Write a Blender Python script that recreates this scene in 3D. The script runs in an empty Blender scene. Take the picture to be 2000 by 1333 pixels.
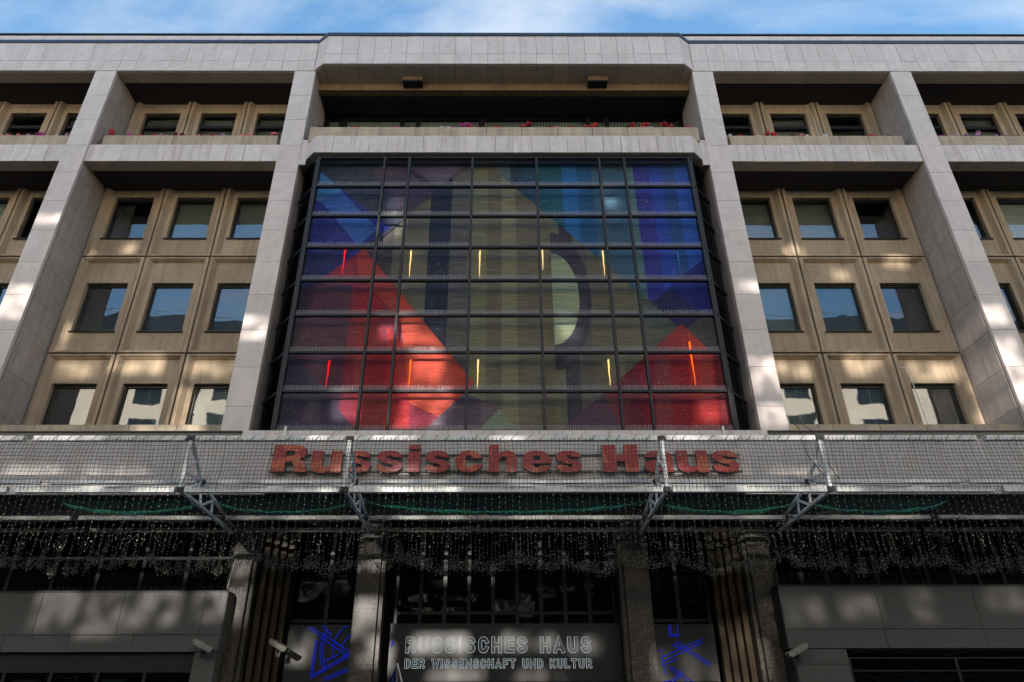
import bpy, bmesh, math, random
from mathutils import Vector, Matrix
random.seed(7)
R = math.radians
SC = bpy.context.scene
COL = SC.collection

# ------------------------------------------------------------------ camera
cam_d = bpy.data.cameras.new('camera')
cam = bpy.data.objects.new('camera', cam_d); COL.objects.link(cam)
cam_d.sensor_width = 36.0; cam_d.lens = 24.0; cam_d.shift_x = 0.00895
cam_d.clip_start = 0.05; cam_d.clip_end = 3000
PITCH, YAW, ROLL = 0.49605, -0.00314, -0.00174
cp, sp, cy_, sy_ = math.cos(PITCH), math.sin(PITCH), math.cos(YAW), math.sin(YAW)
fwd = Vector((-sy_*cp, cy_*cp, sp)); r0 = Vector((cy_, sy_, 0)); u0 = r0.cross(fwd)
rt = r0*math.cos(ROLL)+u0*math.sin(ROLL); up = u0*math.cos(ROLL)-r0*math.sin(ROLL)
M3 = Matrix((rt, up, -fwd)).transposed()
cam.matrix_world = Matrix.Translation((-0.111, -17.135, 1.6)) @ M3.to_4x4()
SC.camera = cam

# ------------------------------------------------------------------ light
SUN_EL, SUN_AZ = R(10), R(-8)              # low sun from across the street, a little left; the added diffuser opposite keeps it off the front
SUN_DIR = Vector((math.sin(SUN_AZ)*math.cos(SUN_EL), -math.cos(SUN_AZ)*math.cos(SUN_EL), math.sin(SUN_EL)))
world = bpy.data.worlds.new('World'); SC.world = world; world.use_nodes = True
nt = world.node_tree; nt.nodes.clear()
N = nt.nodes.new
out = N('ShaderNodeOutputWorld'); bg = N('ShaderNodeBackground'); sky = N('ShaderNodeTexSky')
sky.sky_type = 'NISHITA'; sky.sun_disc = False
sky.sun_elevation = SUN_EL; sky.sun_rotation = R(180)-SUN_AZ
sky.air_density = 1.0; sky.dust_density = 0.2; sky.ozone_density = 1.4; sky.altitude = 50
tc = N('ShaderNodeTexCoord'); sep = N('ShaderNodeSeparateXYZ')
nt.links.new(tc.outputs['Generated'], sep.inputs[0])
mx = N('ShaderNodeMath'); mx.operation = 'MAXIMUM'; mx.inputs[1].default_value = 0.05
nt.links.new(sep.outputs['Z'], mx.inputs[0])
dv = N('ShaderNodeVectorMath'); dv.operation = 'DIVIDE'
cmb = N('ShaderNodeCombineXYZ')
for i in range(3): nt.links.new(mx.outputs[0], cmb.inputs[i])
nt.links.new(tc.outputs['Generated'], dv.inputs[0]); nt.links.new(cmb.outputs[0], dv.inputs[1])
mp = N('ShaderNodeMapping'); mp.inputs['Rotation'].default_value = (0, 0, R(-35)); mp.inputs['Scale'].default_value = (0.9, 2.6, 1)
mp.inputs['Location'].default_value = (6.925, 2.322, 0)
nt.links.new(dv.outputs[0], mp.inputs[0])
n1 = N('ShaderNodeTexNoise'); n1.inputs['Scale'].default_value = 1.15; n1.inputs['Detail'].default_value = 9; n1.inputs['Roughness'].default_value = 0.58
n1.inputs['Distortion'].default_value = 0.5
nt.links.new(mp.outputs[0], n1.inputs['Vector'])
cr = N('ShaderNodeMapRange'); cr.inputs['From Min'].default_value = 0.43; cr.inputs['From Max'].default_value = 0.74
cr.inputs['To Min'].default_value = 0.13; cr.inputs['To Max'].default_value = 0.95
nt.links.new(n1.outputs[0], cr.inputs['Value'])
mixc = N('ShaderNodeMix'); mixc.data_type = 'RGBA'
mixc.inputs['B'].default_value = (3.35, 3.5, 3.65, 1)
nt.links.new(cr.outputs[0], mixc.inputs['Factor']); hs = N('ShaderNodeHueSaturation'); hs.inputs['Saturation'].default_value = 1.42; hs.inputs['Value'].default_value = 1.36
nt.links.new(sky.outputs[0], hs.inputs['Color']); nt.links.new(hs.outputs[0], mixc.inputs['A'])
nt.links.new(mixc.outputs['Result'], bg.inputs[0]); bg.inputs[1].default_value = 0.15
nt.links.new(bg.outputs[0], out.inputs[0])

sun_d = bpy.data.lights.new('sun', 'SUN'); sun = bpy.data.objects.new('sun', sun_d); COL.objects.link(sun)
sun_d.energy = 5.0; sun_d.angle = R(0.7); sun_d.color = (1.0, 0.93, 0.84)
sun.rotation_euler = (-SUN_DIR).to_track_quat('-Z', 'Y').to_euler()
sun.location = SUN_DIR*60

vs = SC.view_settings
vs.view_transform = 'Standard'; vs.look = 'None'; vs.gamma = 1.0; vs.use_curve_mapping = False
vs.exposure = 1.1
SC.cycles.max_bounces = 8; SC.cycles.diffuse_bounces = 4; SC.cycles.transparent_max_bounces = 16
SC.cycles.sample_clamp_indirect = 8.0; SC.cycles.caustics_reflective = False

# ------------------------------------------------------------------ materials
def srgb(r, g, b):
    f = lambda c: (c/255/12.92) if c/255 <= 0.04045 else ((c/255+0.055)/1.055)**2.4
    return (f(r), f(g), f(b))

def new_mat(name):
    m = bpy.data.materials.new(name); m.use_nodes = True
    t = m.node_tree; b = t.nodes['Principled BSDF']
    return m, t, b

def plain(name, col, rough=0.5, metal=0.0, vary=0.10, scale=6.0, bump=0.0):
    m, t, b = new_mat(name)
    b.inputs['Roughness'].default_value = rough; b.inputs['Metallic'].default_value = metal
    g = t.nodes.new('ShaderNodeNewGeometry')
    n = t.nodes.new('ShaderNodeTexNoise'); n.inputs['Scale'].default_value = scale; n.inputs['Detail'].default_value = 5
    t.links.new(g.outputs['Position'], n.inputs['Vector'])
    mr = t.nodes.new('ShaderNodeMapRange'); mr.inputs['From Min'].default_value = .3; mr.inputs['From Max'].default_value = .7
    mr.inputs['To Min'].default_value = 1-vary; mr.inputs['To Max'].default_value = 1+vary
    t.links.new(n.outputs[0], mr.inputs['Value'])
    v = t.nodes.new('ShaderNodeVectorMath'); v.operation = 'SCALE'; v.inputs[0].default_value = col
    t.links.new(mr.outputs[0], v.inputs['Scale']); t.links.new(v.outputs[0], b.inputs['Base Color'])
    if bump:
        bp = t.nodes.new('ShaderNodeBump'); bp.inputs['Strength'].default_value = bump; bp.inputs['Distance'].default_value = .01
        t.links.new(n.outputs[0], bp.inputs['Height']); t.links.new(bp.outputs[0], b.inputs['Normal'])
    return m

def marble(name, col, vein=0.16, streak=0.16, rough=0.5, tone=0.07):
    m, t, b = new_mat(name); b.inputs['Roughness'].default_value = rough
    L = t.links.new; Nn = t.nodes.new
    g = Nn('ShaderNodeNewGeometry'); oi = Nn('ShaderNodeObjectInfo')
    off = Nn('ShaderNodeVectorMath'); off.operation = 'MULTIPLY_ADD'; off.inputs[1].default_value = (37, 53, 71)
    cr_ = Nn('ShaderNodeCombineXYZ')
    for i in range(3): L(oi.outputs['Random'], cr_.inputs[i])
    L(cr_.outputs[0], off.inputs[0]); L(g.outputs['Position'], off.inputs[2])
    nv = Nn('ShaderNodeTexNoise'); nv.inputs['Scale'].default_value = 1.6; nv.inputs['Detail'].default_value = 8
    nv.inputs['Roughness'].default_value = .62; nv.inputs['Distortion'].default_value = 1.6
    L(off.outputs[0], nv.inputs['Vector'])
    r1 = Nn('ShaderNodeMapRange'); r1.inputs['From Min'].default_value = .36; r1.inputs['From Max'].default_value = .62
    r1.inputs['To Min'].default_value = 1-vein; r1.inputs['To Max'].default_value = 1.03
    L(nv.outputs[0], r1.inputs['Value'])
    mpg = Nn('ShaderNodeMapping'); mpg.inputs['Scale'].default_value = (5.0, 5.0, .45)
    L(g.outputs['Position'], mpg.inputs[0])
    ns = Nn('ShaderNodeTexNoise'); ns.inputs['Scale'].default_value = 1.0; ns.inputs['Detail'].default_value = 6
    L(mpg.outputs[0], ns.inputs['Vector'])
    r2 = Nn('ShaderNodeMapRange'); r2.inputs['From Min'].default_value = .5; r2.inputs['From Max'].default_value = .78
    L(ns.outputs[0], r2.inputs['Value'])
    r3 = Nn('ShaderNodeMapRange'); r3.inputs['To Min'].default_value = 1-tone; r3.inputs['To Max'].default_value = 1+tone
    L(oi.outputs['Random'], r3.inputs['Value'])
    mul = Nn('ShaderNodeMath'); mul.operation = 'MULTIPLY'; L(r1.outputs[0], mul.inputs[0]); L(r3.outputs[0], mul.inputs[1])
    sc = Nn('ShaderNodeVectorMath'); sc.operation = 'SCALE'; sc.inputs[0].default_value = col; L(mul.outputs[0], sc.inputs['Scale'])
    st = Nn('ShaderNodeMath'); st.operation = 'MULTIPLY'; st.inputs[1].default_value = streak; L(r2.outputs[0], st.inputs[0])
    mixs = Nn('ShaderNodeMix'); mixs.data_type = 'RGBA'; mixs.inputs['B'].default_value = (col[0]*.52, col[1]*.42, col[2]*.32, 1)
    L(st.outputs[0], mixs.inputs['Factor']); L(sc.outputs[0], mixs.inputs['A'])
    L(mixs.outputs['Result'], b.inputs['Base Color'])
    bp = Nn('ShaderNodeBump'); bp.inputs['Strength'].default_value = .12; bp.inputs['Distance'].default_value = .01
    L(nv.outputs[0], bp.inputs['Height']); L(bp.outputs[0], b.inputs['Normal'])
    return m

def ribbed_concrete(name, col):
    m, t, b = new_mat(name); b.inputs['Roughness'].default_value = .85
    L = t.links.new; Nn = t.nodes.new
    g = Nn('ShaderNodeNewGeometry')
    w = Nn('ShaderNodeTexWave'); w.bands_direction = 'Z'; w.inputs['Scale'].default_value = 5.2; w.inputs['Distortion'].default_value = 1.2
    w.inputs['Detail'].default_value = 3; w.inputs['Detail Scale'].default_value = 3
    L(g.outputs['Position'], w.inputs['Vector'])
    n = Nn('ShaderNodeTexNoise'); n.inputs['Scale'].default_value = 1.1; n.inputs['Detail'].default_value = 8; L(g.outputs['Position'], n.inputs['Vector'])
    mpg = Nn('ShaderNodeMapping'); mpg.inputs['Scale'].default_value = (7, 7, .5); L(g.outputs['Position'], mpg.inputs[0])
    ns = Nn('ShaderNodeTexNoise'); ns.inputs['Scale'].default_value = 1; ns.inputs['Detail'].default_value = 5; L(mpg.outputs[0], ns.inputs['Vector'])
    oi = Nn('ShaderNodeObjectInfo')
    a = Nn('ShaderNodeMapRange'); a.inputs['To Min'].default_value = .93; a.inputs['To Max'].default_value = 1.05; L(w.outputs['Fac'], a.inputs['Value'])
    c = Nn('ShaderNodeMapRange'); c.inputs['From Min'].default_value = .3; c.inputs['From Max'].default_value = .7
    c.inputs['To Min'].default_value = .82; c.inputs['To Max'].default_value = 1.1; L(n.outputs[0], c.inputs['Value'])
    d = Nn('ShaderNodeMapRange'); d.inputs['From Min'].default_value = .45; d.inputs['From Max'].default_value = .75
    d.inputs['To Min'].default_value = 1.03; d.inputs['To Max'].default_value = .70; L(ns.outputs[0], d.inputs['Value'])
    e = Nn('ShaderNodeMapRange'); e.inputs['To Min'].default_value = .90; e.inputs['To Max'].default_value = 1.05; L(oi.outputs['Random'], e.inputs['Value'])
    p = a.outputs[0]
    for q in (c, d, e):
        mm = Nn('ShaderNodeMath'); mm.operation = 'MULTIPLY'; L(p, mm.inputs[0]); L(q.outputs[0], mm.inputs[1]); p = mm.outputs[0]
    sc = Nn('ShaderNodeVectorMath'); sc.operation = 'SCALE'; sc.inputs[0].default_value = col; L(p, sc.inputs['Scale'])
    L(sc.outputs[0], b.inputs['Base Color'])
    bp = Nn('ShaderNodeBump'); bp.inputs['Strength'].default_value = .35; bp.inputs['Distance'].default_value = .012
    L(w.outputs['Fac'], bp.inputs['Height']); L(bp.outputs[0], b.inputs['Normal'])
    return m

def glass(name, refl, tint, wob=.02, rough=0.0, k=1.0):
    m = bpy.data.materials.new(name); m.use_nodes = True
    t = m.node_tree; t.nodes.clear(); L = t.links.new; Nn = t.nodes.new
    o = Nn('ShaderNodeOutputMaterial'); mix = Nn('ShaderNodeMixShader')
    tr = Nn('ShaderNodeBsdfTransparent'); tr.inputs[0].default_value = (*tint, 1)
    gl = Nn('ShaderNodeBsdfGlossy'); gl.inputs['Roughness'].default_value = rough; gl.inputs[0].default_value = (.93, .96, 1, 1)
    fr = Nn('ShaderNodeFresnel'); fr.inputs['IOR'].default_value = 1.5
    ad = Nn('ShaderNodeMath'); ad.operation = 'MULTIPLY_ADD'; ad.inputs[1].default_value = k; ad.inputs[2].default_value = refl; ad.use_clamp = True
    L(fr.outputs[0], ad.inputs[0])
    g = Nn('ShaderNodeNewGeometry')
    inv = Nn('ShaderNodeMath'); inv.operation = 'SUBTRACT'; inv.inputs[0].default_value = 1; L(g.outputs['Backfacing'], inv.inputs[1])
    fac = Nn('ShaderNodeMath'); fac.operation = 'MULTIPLY'; L(ad.outputs[0], fac.inputs[0]); L(inv.outputs[0], fac.inputs[1]); oi = Nn('ShaderNodeObjectInfo')
    cx = Nn('ShaderNodeCombineXYZ'); L(oi.outputs['Random'], cx.inputs[0]); L(oi.outputs['Random'], cx.inputs[2])
    ma = Nn('ShaderNodeVectorMath'); ma.operation = 'MULTIPLY_ADD'; ma.inputs[1].default_value = (91, 0, 57)
    L(cx.outputs[0], ma.inputs[0]); L(g.outputs['Position'], ma.inputs[2])
    n = Nn('ShaderNodeTexNoise'); n.inputs['Scale'].default_value = 1.5; n.inputs['Detail'].default_value = 1.5; L(ma.outputs[0], n.inputs['Vector'])
    bp = Nn('ShaderNodeBump'); bp.inputs['Strength'].default_value = 1.0; bp.inputs['Distance'].default_value = wob
    L(n.outputs[0], bp.inputs['Height']); L(bp.outputs[0], gl.inputs['Normal'])
    L(fac.outputs[0], mix.inputs[0]); L(tr.outputs[0], mix.inputs[1]); L(gl.outputs[0], mix.inputs[2]); L(mix.outputs[0], o.inputs[0])
    return m

def sun_diffuser(name, col, through):     # added diffuser across the street: scatters sunlight through as warm bounce
    m = bpy.data.materials.new(name); m.use_nodes = True
    t = m.node_tree; t.nodes.clear(); Nn = t.nodes.new
    o = Nn('ShaderNodeOutputMaterial'); d = Nn('ShaderNodeBsdfDiffuse'); tl = Nn('ShaderNodeBsdfTranslucent'); mix = Nn('ShaderNodeMixShader')
    g = Nn('ShaderNodeNewGeometry'); n = Nn('ShaderNodeTexNoise'); n.inputs['Scale'].default_value = .7; n.inputs['Detail'].default_value = 6
    mr = Nn('ShaderNodeMapRange'); mr.inputs['To Min'].default_value = .8; mr.inputs['To Max'].default_value = 1.15
    v = Nn('ShaderNodeVectorMath'); v.operation = 'SCALE'; v.inputs[0].default_value = col
    L = t.links.new; L(g.outputs['Position'], n.inputs['Vector']); L(n.outputs[0], mr.inputs['Value']); L(mr.outputs[0], v.inputs['Scale'])
    L(v.outputs[0], d.inputs[0]); L(v.outputs[0], tl.inputs[0]); mix.inputs[0].default_value = through
    L(d.outputs[0], mix.inputs[1]); L(tl.outputs[0], mix.inputs[2]); L(mix.outputs[0], o.inputs[0])
    return m

def sun_filter(name, lo, hi):          # added fill of the cut openings: noise sets how much sun passes
    m = bpy.data.materials.new(name); m.use_nodes = True
    t = m.node_tree; t.nodes.clear(); Nn = t.nodes.new; L = t.links.new
    o = Nn('ShaderNodeOutputMaterial'); d = Nn('ShaderNodeBsdfDiffuse'); tr = Nn('ShaderNodeBsdfTransparent'); mix = Nn('ShaderNodeMixShader')
    d.inputs[0].default_value = (.6, .55, .45, 1)
    g = Nn('ShaderNodeNewGeometry'); n = Nn('ShaderNodeTexNoise'); n.inputs['Scale'].default_value = 1.7; n.inputs['Detail'].default_value = 4; n.inputs['Distortion'].default_value = 1.2
    mr = Nn('ShaderNodeMapRange'); mr.inputs['From Min'].default_value = .40; mr.inputs['From Max'].default_value = .60
    mr.inputs['To Min'].default_value = lo; mr.inputs['To Max'].default_value = hi
    L(g.outputs['Position'], n.inputs['Vector']); L(n.outputs[0], mr.inputs['Value']); L(mr.outputs[0], mix.inputs[0])
    L(d.outputs[0], mix.inputs[1]); L(tr.outputs[0], mix.inputs[2]); L(mix.outputs[0], o.inputs[0])
    return m

def emit(name, col, s):
    m = bpy.data.materials.new(name); m.use_nodes = True
    t = m.node_tree; t.nodes.clear()
    o = t.nodes.new('ShaderNodeOutputMaterial'); e = t.nodes.new('ShaderNodeEmission')
    e.inputs[0].default_value = (*col, 1); e.inputs[1].default_value = s; t.links.new(e.outputs[0], o.inputs[0])
    return m

def woven(name):                      # the hanging textile: weave lines, loose pale threads, colour from the print
    m, t, b = new_mat(name); b.inputs['Roughness'].default_value = .65; b.inputs['Specular IOR Level'].default_value = .2
    L = t.links.new; Nn = t.nodes.new
    at = Nn('ShaderNodeAttribute'); at.attribute_name = 'print'
    g = Nn('ShaderNodeNewGeometry')
    mpg = Nn('ShaderNodeMapping'); mpg.inputs['Scale'].default_value = (1.3, 1, 42); L(g.outputs['Position'], mpg.inputs[0])
    n = Nn('ShaderNodeTexNoise'); n.inputs['Scale'].default_value = 1; n.inputs['Detail'].default_value = 4; L(mpg.outputs[0], n.inputs['Vector'])
    mr = Nn('ShaderNodeMapRange'); mr.inputs['From Min'].default_value = .3; mr.inputs['From Max'].default_value = .7
    mr.inputs['To Min'].default_value = .62; mr.inputs['To Max'].default_value = 1.3; L(n.outputs[0], mr.inputs['Value'])
    mp2 = Nn('ShaderNodeMapping'); mp2.inputs['Scale'].default_value = (9, 1, 55); L(g.outputs['Position'], mp2.inputs[0])
    n2 = Nn('ShaderNodeTexNoise'); n2.inputs['Scale'].default_value = 1; n2.inputs['Detail'].default_value = 3; L(mp2.outputs[0], n2.inputs['Vector'])
    n3 = Nn('ShaderNodeTexNoise'); n3.inputs['Scale'].default_value = .55; n3.inputs['Detail'].default_value = 3; L(g.outputs['Position'], n3.inputs['Vector'])
    a3 = Nn('ShaderNodeMath'); a3.operation = 'MULTIPLY_ADD'; a3.inputs[1].default_value = .25; L(n3.outputs[0], a3.inputs[0]); L(n2.outputs[0], a3.inputs[2])
    r2 = Nn('ShaderNodeMapRange'); r2.inputs['From Min'].default_value = .735; r2.inputs['From Max'].default_value = .82
    r2.inputs['To Max'].default_value = .30; L(a3.outputs[0], r2.inputs['Value'])
    sc = Nn('ShaderNodeVectorMath'); sc.operation = 'SCALE'; L(at.outputs['Color'], sc.inputs[0]); L(mr.outputs[0], sc.inputs['Scale'])
    mixs = Nn('ShaderNodeMix'); mixs.data_type = 'RGBA'; mixs.inputs['B'].default_value = (.62, .62, .6, 1)
    L(r2.outputs[0], mixs.inputs['Factor']); L(sc.outputs[0], mixs.inputs['A']); L(mixs.outputs['Result'], b.inputs['Base Color'])
    bp = Nn('ShaderNodeBump'); bp.inputs['Strength'].default_value = .4; bp.inputs['Distance'].default_value = .01
    L(n.outputs[0], bp.inputs['Height']); L(bp.outputs[0], b.inputs['Normal'])
    return m

def peeling(name):                    # dark red sign enamel with weathered orange areas
    m, t, b = new_mat(name); b.inputs['Roughness'].default_value = .4
    L = t.links.new; Nn = t.nodes.new
    g = Nn('ShaderNodeNewGeometry')
    n = Nn('ShaderNodeTexNoise'); n.inputs['Scale'].default_value = 1.1; n.inputs['Detail'].default_value = 3.5; n.inputs['Distortion'].default_value = .8
    L(g.outputs['Position'], n.inputs['Vector'])
    r = Nn('ShaderNodeMapRange'); r.inputs['From Min'].default_value = .515; r.inputs['From Max'].default_value = .535; L(n.outputs[0], r.inputs['Value'])
    mixs = Nn('ShaderNodeMix'); mixs.data_type = 'RGBA'
    mixs.inputs['A'].default_value = (.28, .003, .006, 1); mixs.inputs['B'].default_value = (.44, .075, .03, 1)
    L(r.outputs[0], mixs.inputs['Factor']); L(mixs.outputs['Result'], b.inputs['Base Color'])
    return m

def granite(name):
    m, t, b = new_mat(name); b.inputs['Roughness'].default_value = .4
    L = t.links.new; Nn = t.nodes.new
    g = Nn('ShaderNodeNewGeometry')
    n = Nn('ShaderNodeTexVoronoi'); n.inputs['Scale'].default_value = 26; L(g.outputs['Position'], n.inputs['Vector'])
    n2 = Nn('ShaderNodeTexNoise'); n2.inputs['Scale'].default_value = 2; n2.inputs['Detail'].default_value = 5; L(g.outputs['Position'], n2.inputs['Vector'])
    rp = Nn('ShaderNodeValToRGB'); e = rp.color_ramp.elements
    e[0].color = (.03, .025, .021, 1); e[1].color = (.115, .097, .08, 1)
    sepc = Nn('ShaderNodeSeparateColor'); L(n.outputs['Color'], sepc.inputs[0]); L(sepc.outputs[0], rp.inputs[0])
    mr = Nn('ShaderNodeMapRange'); mr.inputs['To Min'].default_value = .6; mr.inputs['To Max'].default_value = 1.3; L(n2.outputs[0], mr.inputs['Value'])
    sc = Nn('ShaderNodeVectorMath'); sc.operation = 'SCALE'; L(rp.outputs[0], sc.inputs[0]); L(mr.outputs[0], sc.inputs['Scale'])
    L(sc.outputs[0], b.inputs['Base Color'])
    return m

def sheer(name, col, cover):
    m = bpy.data.materials.new(name); m.use_nodes = True
    t = m.node_tree; b = t.nodes['Principled BSDF']; b.inputs['Base Color'].default_value = (*col, 1); b.inputs['Roughness'].default_value = .7
    o = t.nodes['Material Output']; tr = t.nodes.new('ShaderNodeBsdfTransparent'); mix = t.nodes.new('ShaderNodeMixShader')
    mix.inputs[0].default_value = cover
    t.links.new(tr.outputs[0], mix.inputs[1]); t.links.new(b.outputs[0], mix.inputs[2]); t.links.new(mix.outputs[0], o.inputs[0])
    return m

M = dict(
    marble=marble('pale_marble', (.635, .56, .535), vein=.10, streak=.24, tone=.05),
    marble_band=marble('streaked_marble', (.64, .575, .55), vein=.12, streak=.60, tone=.06),
    marble_side=marble('darker_marble', (.43, .375, .35), vein=.18, streak=.40),  # pillar side faces, a darker tone than the fronts
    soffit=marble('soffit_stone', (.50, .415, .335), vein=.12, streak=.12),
    backing=plain('dark_backing', (.035, .03, .028), .9),
    concrete=ribbed_concrete('beige_ribbed_concrete', (.41, .315, .215)),
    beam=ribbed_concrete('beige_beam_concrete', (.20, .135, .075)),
    planter=ribbed_concrete('planter_concrete', (.45, .37, .28)),
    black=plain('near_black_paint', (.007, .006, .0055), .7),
    frame=plain('black_window_frame', (.011, .011, .012), .4),
    mullion=plain('blue_black_aluminium', (.009, .0095, .014), .6, .0),
    coping=plain('blue_grey_coping_metal', (.05, .062, .085), .35, .5),
    pane=glass('window_glass', .11, (.84, .87, .86), .0025),
    screen_glass=glass('screen_glass', .0, (.88, .88, .90), .002, k=.09),
    shop_glass=glass('shop_glass', .0, (.40, .41, .43), .003, k=.35),
    blind=plain('grey_green_blind', (.20, .205, .175), .8, vary=.06, scale=1.5),
    blind_dim=plain('dark_grey_blind', (.06, .065, .07), .8, vary=.06, scale=1.5),
    blind_pale=plain('pale_blind', (.58, .60, .53), .8, vary=.06, scale=1.5),
    room=plain('dim_room_wall', (.055, .05, .045), .9),
    canopy_panel=marble('canopy_fascia_stone', (.44, .41, .40), vein=.10, streak=.34, tone=.04),
    steel=plain('galvanised_steel', (.74, .77, .80), .42, .2, vary=.15, scale=3),
    rail=plain('white_rail_paint', (.60, .61, .62), .45, .1, vary=.12, scale=2),
    clamp=plain('black_clamp', (.02, .02, .02), .6),
    net=plain('black_net_cord', (.015, .015, .02), .8),
    green=sheer('green_debris_net', (.02, .30, .20), .03),
    green_fold=sheer('green_net_fold', (.015, .26, .17), .5),
    bulb=plain('clear_fairy_bulb', (.44, .41, .32), .3),
    wire=plain('fairy_light_wire', (.05, .055, .05), .7),
    letter=peeling('weathered_red_enamel'),
    letter_side=plain('sign_letter_return', (.09, .05, .04), .6),
    granite=granite('brown_granite'),
    bronze=plain('bronze_jamb', (.045, .027, .012), .4, .3),
    grey_panel=plain('grey_shop_panel', (.092, .088, .086), .38, vary=.06, scale=1.2),
    sign_panel=plain('dark_sign_panel', (.030, .029, .028), .35, vary=.05, scale=1),
    sign_letter=plain('dark_blue_letter', (.09, .10, .105), .35),
    halo=emit('letter_halo_lamp', (.78, .88, .95), .26),
    neon=emit('blue_neon_tube', (.0, .03, 1.0), .26),
    lamp_w=emit('warm_lamp_tube', (1.0, .68, .24), .9),
    lamp_o=emit('orange_lamp_tube', (1.0, .17, .015), .9),
    lamp_r=emit('red_lamp_tube', (1.0, .015, .02), .7),
    lamp_b=emit('blue_lamp_tube', (.03, .25, .7), .25),
    woven=woven('woven_print'),
    spike=plain('steel_spike', (.34, .35, .38), .5, .0),
    white=plain('white_paint', (.72, .72, .70), .5),
    cam_white=plain('camera_housing', (.22, .21, .185), .5),
    flag_blue=plain('flag_blue_cloth', (.015, .03, .16), .8),
    flag_white=plain('flag_white_cloth', (.70, .68, .72), .8),
    leaf=plain('geranium_leaf', (.03, .085, .025), .6, vary=.3),
    red=plain('red_bloom', (.55, .010, .02), .6, vary=.2),
    darkred=plain('dark_red_bloom', (.20, .008, .02), .6, vary=.2),
    pink=plain('pink_bloom', (.70, .16, .22), .6, vary=.2),
    lilac=plain('lilac_bloom', (.50, .25, .48), .6, vary=.2),
    magenta=plain('magenta_bloom', (.52, .03, .30), .6, vary=.2),
    whitebloom=plain('white_bloom', (.72, .68, .70), .6, vary=.1),
    asphalt=plain('asphalt', (.05, .05, .052), .9, vary=.2, scale=20, bump=.3),
    paving=plain('pavement_slab', (.15, .145, .14), .85, vary=.15, scale=4),
    road_line=plain('road_paint', (.75, .75, .72), .7),
    sheer=sun_filter('sun_filter', .05, .72), sheer_low=sun_filter('weak_sun_filter', .0, .36),  # added fill of the openings opposite, sets sun spot strength
    opp_wall=plain('brown_render', (.14, .12, .10), .8, vary=.06, scale=.6),
    slate=plain('blue_grey_slate', (.10, .12, .15), .7),
    opp_frame=plain('white_frame', (.7, .68, .64), .6),
    sun_diffuser=sun_diffuser('cream_sun_diffuser', (.86, .78, .66), .96),  # added out of view: spreads the sun as soft fill on the front
    opp_glass=plain('grey_blue_pane', (.10, .13, .16), .5, vary=.6, scale=.35),
    roof=plain('grey_roof_sheet', (.12, .12, .13), .6),
    curtain_green=plain('grey_green_slat', (.50, .56, .48), .8, vary=.08),
)

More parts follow.
